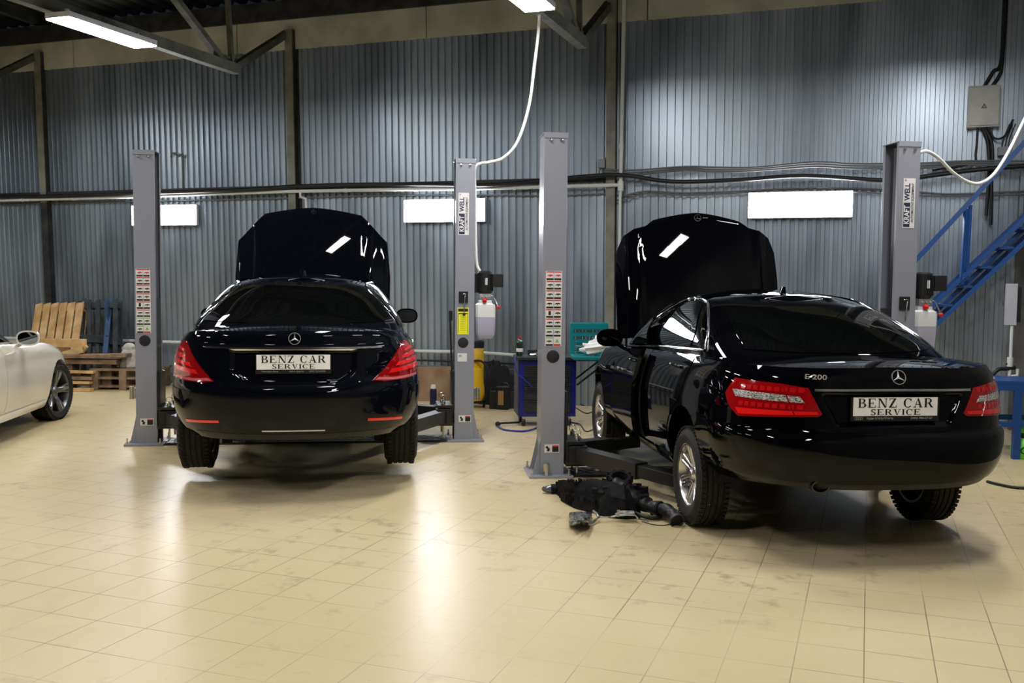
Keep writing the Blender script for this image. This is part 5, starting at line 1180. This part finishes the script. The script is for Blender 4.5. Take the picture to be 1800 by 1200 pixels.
# open socket set
a, b = atY(1002, 556, 10.98), atY(1069, 618, 10.98); cw2, ch2 = b.x-a.x, a.z-b.z
t = thing('socket_set_case', 'open teal socket set case standing on the shelf of the tool cabinet', 'tool case', ((a.x+b.x)/2, 10.98, cz+.0), .05)
MB().box((0, .0, ch2/2+.012), (cw2, .05, ch2)).build('lid', TEAL, t, bevel=.015)
for zr, x0 in ((ch2*.80, 0), (ch2*.60, 0)):
    MB().box((0, -.0255, zr), (cw2*.84, .004, .035)).build('socket_rail', mat('teal_dark', (.0, .06, .07), .5), t)
    for k in range(9):
        if zr < ch2*.7 and k == 1: continue
        MB().cyl((-cw2*.37+cw2*.74*k/8, -.034, zr-.02), (-cw2*.37+cw2*.74*k/8, -.034, zr+.012), .008, 10).build('socket', ZN, t, smooth=60)
for k in range(8): MB().cyl((-cw2*.38+.010*(k % 2), -.034, ch2*.48-.022*k), (-cw2*.36+.014, -.034, ch2*.48-.022*k), .006, 8).build('bit', ZN, t)
for k in range(8): MB().cyl((cw2*.38, -.034, ch2*.46-.022*k), (cw2*.34, -.034, ch2*.46-.022*k), .006, 8).build('bit', ZN, t)
for k in range(5): MB().box((-.06+.0*k, -.030, ch2*.44-.032*k), (.20, .008, .012)).build('wrench', ZN if k % 2 else mat('teal_dark', (.0, .06, .07), .5), t)
for k in range(3): MB().cyl((.04+.02*k, -.034, ch2*.50-.01*k), (.06+.03*k, -.034, ch2*.34-.01*k), .009, 10).build('extension_bar', CABLEK, t)
MB().box((0, -.20, .030), (cw2, .34, .045)).build('base_tray', TEAL, t, bevel=.012)
# crumpled white bag
rr = random.Random(3); mb = MB(); c0 = Vector((atY(1045, 606, 10.80).x, 10.70, cz+.155)); n_, k_ = 12, 10; rows = []
for i in range(n_+1):
    th = PI*i/n_; rows.append([])
    for j in range(k_+1):
        ph = 2*PI*(j % k_)/k_; rr2 = random.Random(i*31+(j % k_)); r_ = 1+rr2.uniform(-.28, .28)
        rows[-1].append(c0+Vector((.155*r_*math.sin(th)*math.cos(ph), .10*r_*math.sin(th)*math.sin(ph), .085*r_*math.cos(th)+.025*math.cos(ph))))
mb.grid(rows); tag(mb.build('plastic_bag', mat('bright_white_plastic', (.9, .9, .9), .3), None, smooth=20), 'crumpled bright white plastic bag in front of the teal case', 'bag')
# bottle on the cabinet
p = CT_ @ Vector((-cw_/2+.02, .12, 0)); p.z = cz+.018
t = thing('drink_bottle', 'dark bottle with a red cap on the left end of the tool cabinet', 'bottle', p)
MB().lathe([(0, 0), (.036, 0), (.038, .02), (.036, .09), (.038, .14), (.030, .175), (.014, .20), (.014, .21)], None, 24).build('bottle_body', mat('dark_bottle', (.012, .03, .02), .08, coat=1.0), t, smooth=40)
MB().lathe([(.016, .205), (.016, .225), (0, .225)], None, 16).build('bottle_cap', REDP, t, smooth=40); MB().lathe([(.0385, .05), (.0375, .09)], None, 24).build('bottle_label', STW, t, smooth=40)
LB2 = ['pair of grey pliers among the tools on the cabinet top', 'silver ratchet on the cabinet top beside the bottle', 'white tissue on the cabinet top left of the lift post', 'small black box on the cabinet top behind the ratchet']
def onc(x, y): q_ = CT_ @ Vector((x, y, 0)); return Vector((q_.x, q_.y, cz+.018))
o = MB().tube([onc(-.20, .05)+Vector((0, 0, .02)), onc(-.11, .08)+Vector((0, 0, .025))], .014, 8).cyl(onc(-.11, .08)+Vector((0, 0, 0)), onc(-.11, .08)+Vector((0, 0, .05)), .024, 12).build('ratchet', ZN, None, smooth=40); tag(o, LB2[1], 'tool')
o = MB().tube([onc(-.17, .2)+Vector((0, 0, .015)), onc(-.07, .18)+Vector((0, 0, .02))], .012, 8).tube([onc(-.17, .16)+Vector((0, 0, .015)), onc(-.07, .19)+Vector((0, 0, .02))], .012, 8).build('pliers', mat('tool_grey', (.2, .2, .2), .4, .8), None, smooth=40); tag(o, LB2[0], 'tool')
mb = MB(); c0 = onc(-.05, .06)+Vector((0, 0, .03)); mb.grid([[c0+Vector(((i-3)*.018, (j-2)*.02, .02*math.sin(i*2.1+j*1.7))) for i in range(7)] for j in range(5)]); tag(mb.build('tissue', STW, None), LB2[2], 'tissue')
o = MB().box(onc(-.13, .33)+Vector((0, 0, .03)), (.12, .08, .06)).build('plastic_box', CABLEK, None, bevel=.004); tag(o, LB2[3], 'box')
BH = mat('blue_air_hose', (.02, .03, .30), .35)
cable([onc(-.36, .02)+Vector((0, -.03, .03)), onc(-.375, -.05)+Vector((0, 0, -.06)), onc(-.345, -.07)+Vector((0, 0, -.17)), onc(-.26, -.06)+Vector((0, 0, -.25)), onc(-.17, -.05)+Vector((0, 0, -.34))], .007, BH, 'blue air hose hanging over the front of the tool cabinet', 'air_hose', 'hose')
t = thing('air_hose', 'blue air hose with a black end looped on the floor before the tool cabinet', 'hose', G(873, 745)); I = t.matrix_basis.inverted()
MB().tube(smoothpts([I @ G(x, y, .012) for x, y in ((874, 748), (884, 754), (905, 757), (925, 757), (942, 752), (955, 744))], 6), .010, 8).build('hose', BH, t, smooth=60)
MB().tube([I @ G(874, 744, .03), I @ G(913, 742, .03)], .012, 8).build('handle_tube', CABLEK, t, smooth=60); MB().ball(I @ G(875, 745, .032), .030, 12).build('end_knob', CABLEK, t, smooth=60)
for k, (pts, lb) in enumerate(((((1010, 708), (1025, 712), (1040, 710), (1050, 700)), 'thin black cable on the floor nearest the front wheel of the right car'), (((1012, 716), (1030, 726), (1045, 722), (1060, 719)), 'black cable curling behind the front wheel of the right car'), (((1005, 742), (1020, 746), (1032, 758), (1060, 745), (1085, 735)), 'black cable on the floor between lift post and front wheel'))):
    cable([G(x, y, .008) for x, y in pts], .006, CABLEK, lb)

# ================================================================ behind the left lift: yellow tank, canisters, bag heap, cardboard
def gp(px, py): return G(px, py)
p = gp(834, 716)
t = thing('oil_drainer', 'tall yellow cylinder with a black top behind the left lift post', 'tank', (p.x, p.y+.12, 0))
MB().lathe([(0, .08), (.10, .08), (.112, .10), (.112, .76), (.10, .78)], None, 32).build('cylinder', YEL, t, smooth=40)
MB().lathe([(.114, .76), (.118, .84), (.10, .86), (0, .86)], None, 32).build('top_cover', CABLEK, t, smooth=40)
MB().lathe([(0, .26), (.12, .24), (.165, .10), (.17, .06), (.12, .03), (0, .03)], Matrix.Translation((0, -.16, .04)) @ Matrix.Diagonal((.8, .8, 1.9, 1)), 28).build('lower_tank', YEL, t, smooth=40)
MB().tube(smoothpts([(-.02, -.13, .60), (.08, -.15, .60), (.16, -.16, .52), (.185, -.18, .38), (.16, -.18, .22), (.12, -.2, .10)], 6), .014, 8).build('drain_hose', CABLEK, t, smooth=60)
for x in (-.12, .12): MB().lathe([(0, .015), (.05, .015), (.05, -.015), (0, -.015)], Matrix.Translation((x, -.1, .05)) @ Matrix.Rotation(PI/2, 4, 'Y'), 16).build('caster', CABLEK, t, smooth=40)
def canister(px, py, sz, m, lb, nm='canister'):
    p = gp(px, py); t = thing(nm, lb, 'canister', (p.x, p.y+sz[1]/2, 0), random.uniform(-.2, .2))
    MB().box((0, 0, sz[2]*.44), (sz[0], sz[1], sz[2]*.88)).build('body', m, t, bevel=.015); MB().cyl((-sz[0]*.25, 0, sz[2]*.86), (-sz[0]*.25, 0, sz[2]), .022, 14).build('cap', CABLEK, t, smooth=40)
    MB().tube([(-sz[0]*.05, 0, sz[2]*.86), (0, 0, sz[2]*.97), (sz[0]*.25, 0, sz[2]*.97), (sz[0]*.4, 0, sz[2]*.86)], .012, 8).build('handle', m, t, smooth=40)
    return t
BLKP = mat('black_plastic', (.010, .010, .011), .35); GLD = mat('gold_label', (.30, .18, .06), .5)
canister(868, 719, (.11, .10, .27), BLKP, 'small black canister left of the black canister with a gold label')
t = canister(884, 720, (.17, .12, .34), BLKP, 'black canister with a gold label near the tool cabinet'); MB().box((-.02, -.062, .15), (.07, .003, .18)).build('label', GLD, t)
canister(900, 718, (.12, .12, .25), mat('dull_black', (.016, .016, .016), .7), 'dull black canister touching the left side of the tool cabinet')
def heap(px, py, sx, sy, sz, m, lb, nm='rag_bag', seed=1, cat='bag'):
    p = gp(px, py); rows = []
    for i in range(13):
        th = PI/2*i/12; rows.append([])
        for j in range(25):
            ph = 2*PI*(j % 24)/24; r2 = random.Random(seed*991+i*57+(j % 24)); r_ = 1+r2.uniform(-.09, .09)+.10*math.sin(3*ph+i*.5)+.05*math.sin(7*ph+seed)
            rows[-1].append(Vector((p.x+sx*r_*math.cos(ph)*math.cos(th)**.6, p.y+sy+sy*r_*math.sin(ph)*math.cos(th)**.6, sz*math.sin(th)*r_ if i else 0)))
    return tag(MB().grid(rows).build(nm, m, None, smooth=50), lb, cat)
heap(866, 711, .28, .13, .50, mat('black_cloth', (.012, .012, .013), .8), 'heap of black bags against the wall beside the tool cabinet', seed=4)
def panel(px0, px1, pyb, pyt, m, lb, nm, lean=.12, th=.02, cat='board', grp=None):
    p0, p1 = gp(px0, pyb), gp(px1, pyb); ztop = atY((px0+px1)/2, pyt, p0.y).z; t_ = Vector((0, lean, 0)); d = (p1-p0).normalized(); n_ = Vector((-d.y, d.x, 0))*th
    P = [p0, p1, p1+n_, p0+n_]; T_ = [v+Vector((0, lean, ztop)) for v in P]
    return tag(MB().add(P+T_, [(3, 2, 1, 0), (4, 5, 6, 7), (0, 1, 5, 4), (1, 2, 6, 5), (2, 3, 7, 6), (3, 0, 4, 7)]).build(nm, m), lb, cat, grp)
panel(733, 794, 705, 646, CARD, 'large brown cardboard leaning behind the arms of the left lift', 'cardboard_sheet')
p = gp(761, 716); t = thing('spray_can', 'dark blue can standing behind the left lift arm', 'can', (p.x, p.y+.04, 0))
MB().lathe([(0, 0), (.042, 0), (.044, .01), (.044, .22), (.036, .24)], None, 24).build('can_body', mat('can_blue', (.02, .02, .07), .35, .3), t, smooth=40); MB().lathe([(.034, .235), (.034, .27), (.026, .29), (0, .29)], None, 20).build('can_cap', STW, t, smooth=40)
# cardboard boxes and white tub left of the left car
p = gp(298, 668); t = thing('cardboard_box', 'open brown cardboard box behind the leftmost lift post', 'box', (p.x, p.y+.2, 0), .1)
zb_ = atY(298, 626, p.y+.2).z; zt_ = atY(298, 600, p.y+.2).z
MB().box((0, .1, zb_/2), (.42, .40, zb_)).build('stand', mat('white_tub', (.5, .5, .49), .5), t, bevel=.01)
MB().box((0, .1, (zb_+zt_)/2), (.38, .34, zt_-zb_)).build('carton', CARD, t); MB().add([(-.19, -.07, zt_), (-.10, -.16, zt_+.16), (.08, -.14, zt_+.18), (.0, -.07, zt_)], [(0, 1, 2, 3)]).build('flap', CARD, t)
panel(306, 322, 668, 560, CARD, 'tall cardboard strip leaning behind the left tail lamp', 'cardboard_sheet', lean=.25)

# ================================================================ timber at far left
def plank_thing(a, b, w_, h_, m, lb, grp=None, nm='wooden_plank', up=(0, 0, 1)):
    o = MB().bar(a, b, w_, h_, up).build(nm, m, None, bevel=.003); return tag(o, lb, 'plank', grp)
def pallet(nm, lb, o_, ex, ez_, ey, w_, h_, slat, m, m2=None, nsl=7, loc=None):
    """ex across, ez_ along the slats, ey thickness towards the viewer"""
    t = thing(nm, lb, 'pallet', o_); 
    for k in range(nsl):
        c = ex*(slat/2+(w_-slat)*k/(nsl-1)); MB().bar(c, c+ez_*h_, slat, .022, ey).build('slat', (m2 if (m2 and k in (nsl-2,)) else m), t, bevel=.002)
    for f in (.06, .5, .94): MB().bar(ez_*(h_*f)-ey*.055, ez_*(h_*f)+ex*w_-ey*.055, .10, .09, ey).build('bearer', m, t, bevel=.002)
    for k in (0, 3, nsl-1):
        c = ex*(slat/2+(w_-slat)*k/(nsl-1)); MB().bar(c-ey*.11, c+ez_*h_-ey*.11, slat, .02, ey).build('back_slat', m, t, bevel=.002)
    return t
def wpt(px, py, off): return wall(px, py, off)
bl = wpt(42, 655, .95); br_ = wpt(128, 655, .95); tl = wpt(60, 535, .30)
ex = (br_-bl).normalized(); h_v = (wpt(64, 534, .35)-Vector((bl.x, bl.y, .02))); 
ezp = h_v.normalized(); eyp = ex.cross(ezp)*-1
if eyp.y > 0: eyp = -eyp
pallet('wood_pallet', 'pale wooden pallet leaning on the wall behind the white car', Vector((bl.x, bl.y, .02)), ex, ezp, eyp, (br_-bl).length, h_v.length, .13, WOOD, nsl=6)
# lying broken crate in front
a0, a1 = wpt(60, 602, 1.1), wpt(151, 603, 1.1)
plank_thing(a0, a1, .04, .12, WOOD, 'pale horizontal plank across the foot of the wooden pallet')
plank_thing(wpt(151, 606, 1.1), wpt(127, 640, 1.1), .04, .10, WOOD, 'short pale plank slanting down at the end of the horizontal plank')
plank_thing(wpt(145, 614, 1.15), wpt(100, 628, 1.15), .04, .10, WOOD, 'short pale plank slanting below the horizontal plank')
for (x, lb) in ((104, 'left short upright block under the horizontal plank'), (118, 'right short upright block under the horizontal plank')): plank_thing(wpt(x, 606, 1.0), wpt(x-2, 655, 1.0), .08, .08, WOOD, lb)
# dark blue pallet
bl = wpt(137, 652, .75); br_ = wpt(206, 652, .75); ex = (br_-bl).normalized(); h_v = wpt(139, 528, .34)-Vector((bl.x, bl.y, .02)); ezp = h_v.normalized(); eyp = ex.cross(ezp)*-1
if eyp.y > 0: eyp = -eyp
t = pallet('dark_pallet', 'blackened blue pallet leaning on the wall between pale pallet and lift post', Vector((bl.x, bl.y, .02)), ex, ezp, eyp, (br_-bl).length, h_v.length, .075, BLUEK, BLUEW, nsl=5)
plank_thing(wpt(139, 650, .8), wpt(148, 525, .22), .07, .05, BLUEK, 'dark plank leaning on the left side of the dark pallet')
plank_thing(wpt(182, 650, .85), wpt(194, 527, .25), .07, .05, BLUEW, 'blue plank leaning steeply across the dark pallet')
MB().bar((t.matrix_basis.inverted() @ wpt(150, 594, .58)), (t.matrix_basis.inverted() @ wpt(190, 596, .58)), .03, .12).build('cross_board', BLUEK, t)
# plank stack on the floor
gz = lambda px, py, z: G(px, py, z)
q0, q1 = G(112, 664, 0), G(238, 660, 0)
base_y = 14.2
def sx(px): return atY(px, 650, base_y).x
for k, (x0, x1, zc, yo, w_, h_, m, lb) in enumerate((
    (108, 231, .47, -.05, .22, .05, WOODD, 'long brown plank topmost on the timber stack'), (112, 213, .40, .05, .30, .07, WOODD, 'thick dark board second from the top of the timber stack'),
    (116, 178, .26, -.16, .12, .035, WOOD, 'pale plank in the middle of the timber stack'), (116, 175, .17, -.12, .16, .05, WOODD, 'brown plank low in the timber stack'),
    (112, 172, .11, -.18, .12, .035, WOOD, 'pale plank near the floor in the timber stack'), (118, 181, .022, -.34, .12, .04, WOOD, 'pale plank lying on the floor in front of the timber stack'))):
    plank_thing(Vector((sx(x0), base_y+yo, zc)), Vector((sx(x1), base_y+yo-.05, zc+(.03 if k == 0 else 0))), w_, h_, m, lb)
for k, (x0, lb) in enumerate(((122, 'left dark bearer block inside the timber stack'), (190, 'right dark bearer block inside the timber stack'))):
    o = MB().box((sx(x0), base_y+.08, .19), (.14, .28, .38)).build('timber_block', WOODD, None, bevel=.004); tag(o, lb, 'block')
t = thing('flat_pallet', 'dark pallet lying flat under the white canister behind the leftmost lift post', 'pallet', (sx(222), base_y+.2, 0), .03)
for z_ in (.05, .17, .29): 
    for y_ in (-.3, 0, .3): MB().box((0, y_, z_), (.95, .12, .03)).build('slat', WOODD, t)
for x_ in (-.4, 0, .4): MB().box((x_, 0, .14), (.10, .75, .27)).build('bearer', WOODD, t)
zp_ = .31; px_, pt_ = sx(224), atY(224, 606, base_y+.1).z
t = thing('white_canister', 'dirty white canister with a crumpled top on the dark flat pallet', 'canister', (px_, base_y+.1, zp_))
hh = pt_-zp_
MB().lathe([(0, 0), (.15, 0), (.155, .02), (.13, hh*.6), (.10, hh*.8), (.06, hh*.84)], Matrix.Diagonal((1.05, .8, 1, 1)), 8).build('container', noisy(mat('dirty_white', (.5, .48, .44), .6), (.36, .34, .30), (.58, .57, .54), 8, 5), t, smooth=25)
mb = MB(); rows = []
for i in range(8):
    rows.append([Vector(((.10+.03*math.sin(j*2.3+i))*math.cos(2*PI*(j % 12)/12)*math.sin(PI*i/7+.01), .08*math.sin(2*PI*(j % 12)/12)*math.sin(PI*i/7+.01), hh*.88+.07*math.cos(PI*i/7))) for j in range(13)])
mb.grid(rows); mb.build('bag_top', mat('dirty_white', (.5, .48, .44), .6), t, smooth=50)

# ================================================================ removed car front parts on the floor
t = thing('removed_engine_parts', 'heap of removed black plastic shroud, duct and metal bracket before the middle post', 'car parts', G(1075, 905)); I = t.matrix_basis.inverted()
g_ = lambda x, y, z=0.0: I @ G(x, y, z)
_up = [0]
def u_(px, py, py0, z0=0.0):
    """point standing over the floor spot (px, py0) and seen at height py"""
    p = G(px, py0); return I @ atY(px, py, p.y)
BP = noisy(mat('shroud_plastic', (.006, .006, .007), .6, spec=.15), (.003, .003, .004), (.012, .012, .013), 22, 3)
DU = mat('duct_rubber', (.008, .008, .009), .42, spec=.4)
def slab(front, back, m, nm, jag=.0, seed=1, par=t, th=None):
    """upright, slightly leaning body between a front outline (px, top py, floor py) and depth back"""
    rr = random.Random(seed); mb = MB(); n = len(front); rows = [[], [], [], []]
    for k, (px, pt, pb) in enumerate(front):
        a = I @ G(px, pb, .004); b = u_(px, pt, pb); b.z = max(b.z, .02)
        b += Vector((rr.uniform(-jag, jag), 0, rr.uniform(-jag, jag)))
        rows[0].append(a); b2 = Vector((b.x, b.y+.012, a.z+(b.z-a.z)*.62)); rows[1].append(b2); rows[2].append(b+Vector((0, min(.09, back*.6), 0))); rows[3].append(a+Vector((0, back, 0)))
    mb.grid(rows); mb.add([r[0] for r in rows], [(3, 2, 1, 0)]); mb.add([r[-1] for r in rows], [(0, 1, 2, 3)])
    return mb.build(nm, m, par, smooth=30)
def dense(pts, n=3):
    out = []
    for a, b in zip(pts, pts[1:]):
        for k in range(n): out.append(tuple(a[i]+(b[i]-a[i])*k/n for i in range(3)))
    return out+[pts[-1]]
sh = slab(dense([(978, 851, 868), (985, 847, 874), (1000, 847, 884), (1020, 851, 891), (1045, 846, 897), (1068, 848, 903), (1080, 856, 905)], 4), .16, BP, 'radiator_shroud', .006, 3)
rb = MB()
for k in range(26):                                # stiffening ribs and teeth along the shroud
    x = 984+3.6*k; pb = float(np.interp(x, [978, 1000, 1045, 1080], [869, 884.5, 897.5, 905.5])); a = g_(x, pb+1.0, .012); hgt = .055+.035*((k*7) % 5)/5
    rb.box(a+Vector((0, -.008, hgt/2)), (.006, .022, hgt), rz=.2*(k % 3-1))
rb.build('ribs', BP, sh)
tt = MB()
for k in range(11):
    p = u_(1000+7*k, 849+(k % 3), 888); tt.box(p+Vector((0, .06, .006)), (.016, .05, .022+.008*(k % 2)), rz=.3*(k % 2))
tt.build('clips', BP, sh)
slab(dense([(986, 862, 880), (1010, 868, 893), (1045, 876, 902), (1075, 884, 909)], 4), .05, BP, 'lower_lip', .008, 8)
# fan housing under the duct
hs = slab(dense([(1046, 866, 900), (1055, 852, 906), (1075, 850, 910), (1100, 858, 912), (1118, 872, 911), (1126, 890, 908)], 3), .22, BP, 'air_filter_box', .004, 5)
pc = u_(1092, 843, 896)
r_ = MB(); Mr = Matrix.Translation(pc+Vector((0, .10, -.01))) @ Matrix.Rotation(.35, 4, 'X')
r_.lathe([(.060, -.05), (.082, -.05), (.086, .0), (.078, .02), (.060, .02)], Mr, 28, close=True)
for k in range(10): a = 2*PI*k/10; r_.box(Mr @ Vector((.086*math.cos(a), .086*math.sin(a), -.005)), (.022, .022, .05), a)
r_.build('filter_ring', BP, t, smooth=40)
P = [u_(1078, 852, 897), u_(1092, 856, 899), u_(1106, 868, 901), u_(1120, 880, 903), u_(1136, 889, 905), u_(1154, 893, 908), u_(1170, 897, 912), u_(1180, 905, 917), u_(1187, 914, 921)]
P = [p+Vector((0, -.05, .012)) for p in P]; P = smoothpts(P, 5); rs = [(.052 if i < 16 else .046)+.004*math.sin(i*1.1) for i in range(len(P))]
d = MB().tube(P, .05, 18, rs=rs).build('intake_duct', DU, t, smooth=50)
for k in (6, 15, 26):
    e = (P[k+1]-P[k]).normalized(); MB().cyl(P[k]-e*.010, P[k]+e*.010, rs[k]+.008, 20).build('hose_clamp', BP, d, smooth=40)
e = (P[-1]-P[-2]).normalized(); MB().lathe([(.046, -.02), (.051, 0), (.051, .014), (.044, .014), (.042, -.02)], frame(P[-1], e.cross(Vector((0, 0, 1))), e.cross(e.cross(Vector((0, 0, 1))))), 20).build('end_collar', mat('grey_rubber', (.03, .03, .03), .5), d, smooth=40)
# cluster to the right of the duct
rr = random.Random(12)
for (px, py, pb, w_, h_) in ((1112, 852, 884, .06, .05), (1122, 850, 884, .04, .05), (1132, 856, 886, .05, .07), (1134, 868, 888, .06, .06), (1140, 876, 892, .05, .04), (1120, 862, 886, .07, .06), (1048, 858, 902, .05, .04), (1058, 862, 905, .05, .05), (1066, 854, 904, .035, .05)):
    MB().box(u_(px, py, pb)+Vector((0, .02, -h_/2)), (w_, .07, h_), rz=rr.uniform(-.5, .5), rx=rr.uniform(-.2, .2)).build('sensor_block', BP, t, bevel=.004)
for (px, py, pb) in ((1058, 858, 900), (1140, 884, 892)): MB().cyl(u_(px, py, pb)+Vector((-.03, 0, 0)), u_(px, py, pb)+Vector((.03, 0, .01)), .026, 14).build('small_motor', BP, t, smooth=40)
MB().tube([g_(1128, 894, .05), g_(1134, 882, .09), g_(1146, 882, .10), g_(1150, 892, .05), g_(1146, 903, .02)], .014, 8).build('side_hose', DU, t, smooth=60)
MB().tube(smoothpts([g_(1108, 893, .06), g_(1122, 903, .035), g_(1140, 910, .02), g_(1160, 909, .02), g_(1166, 900, .03)], 5), .013, 8).build('side_hose', DU, t, smooth=60)
# light metal bracket along the front
ALU = noisy(mat('cast_bracket', (.5, .5, .48), .3, .9), (.25, .25, .24), (.8, .8, .76), 25, 4)
m_ = MB(); z_ = .022
m_.tube([g_(1038, 922, .012), g_(1045, 915, z_), g_(1052, 909, .035), g_(1050, 903, .05), g_(1042, 897, .07)], .009, 8)
m_.tube([g_(1024, 910, .03), g_(1032, 917, .02), g_(1040, 921, .012)], .008, 8)
m_.tube([g_(1050, 908, .035), g_(1062, 909, .035), g_(1075, 908, .03), g_(1085, 906, .045), g_(1100, 905, .05), g_(1116, 905, .05), g_(1122, 912, .03)], .006, 8)
m_.add([g_(1080, 904, .05), g_(1116, 903, .06), g_(1114, 897, .07), g_(1088, 897, .07)], [(0, 1, 2, 3)]); m_.add([g_(1080, 904, .045), g_(1116, 903, .055), g_(1114, 897, .065), g_(1088, 897, .065)], [(3, 2, 1, 0)])
m_.box(g_(1087, 901, .085), (.02, .006, .04)); m_.box(g_(1087, 905, .06), (.018, .006, .02)); m_.lathe([(.012, 0), (.012, .008), (.005, .008), (.005, 0)], frame(g_(1137, 915, .015), (1, 0, 0), (0, 0, 1)), 14, close=True)
m_.build('metal_bracket', ALU, t, smooth=50)
# crumpled dark foil cover at the left end of the bracket
rows = []; rr = random.Random(21)
for j in range(10):
    row = []
    for i in range(12):
        px = 1001+i*3.6+rr.uniform(-1.2, 1.2); pb = 922-j*2.6+abs(i-5)*.3; h_ = .02+.085*math.sin(PI*i/11)*math.sin(PI*(j+1)/11)+rr.uniform(-.022, .022)
        row.append(g_(px, pb, max(.003, h_)))
    rows.append(row)
MB().grid(rows).build('crumpled_cover', noisy(mat('crumpled_foil', (.2, .21, .22), .35, .8), (.05, .055, .06), (.42, .44, .44), 30, 4), t, smooth=12)
# lamp unit at the left end
pl0 = u_(964, 859, 867); mb = MB(); rows = []
for i in range(9):
    q = (i/8)**2.2; r0 = .036*math.sqrt(max(0, 1-(1-q)**3.2))+.001; cx = pl0+Vector((-.052+.105*q, 0, .0))
    rows.append([cx+Vector((0, r0*1.0*math.cos(2*PI*j/16), r0*.85*math.sin(2*PI*j/16))) for j in range(17)])
mb.grid(rows); lo = mb.build('lamp_unit', mat('grey_lens', (.09, .09, .11), .15, coat=1.0), t, smooth=60)
MB().cyl(pl0+Vector((.02, 0, 0)), pl0+Vector((.055, 0, .002)), .0375, 20).build('lamp_band', BP, lo, smooth=40)
MB().cyl(pl0+Vector((.05, 0, 0)), pl0+Vector((.11, .01, .004)), .024, 14).build('lamp_socket', BP, lo, smooth=40)
MB().tube(smoothpts([g_(1128, 916, .012), g_(1145, 921, .006), g_(1165, 923, .005), g_(1182, 920, .005), g_(1196, 917, .005)], 5), .003, 6).build('wire', CABLEK, t)
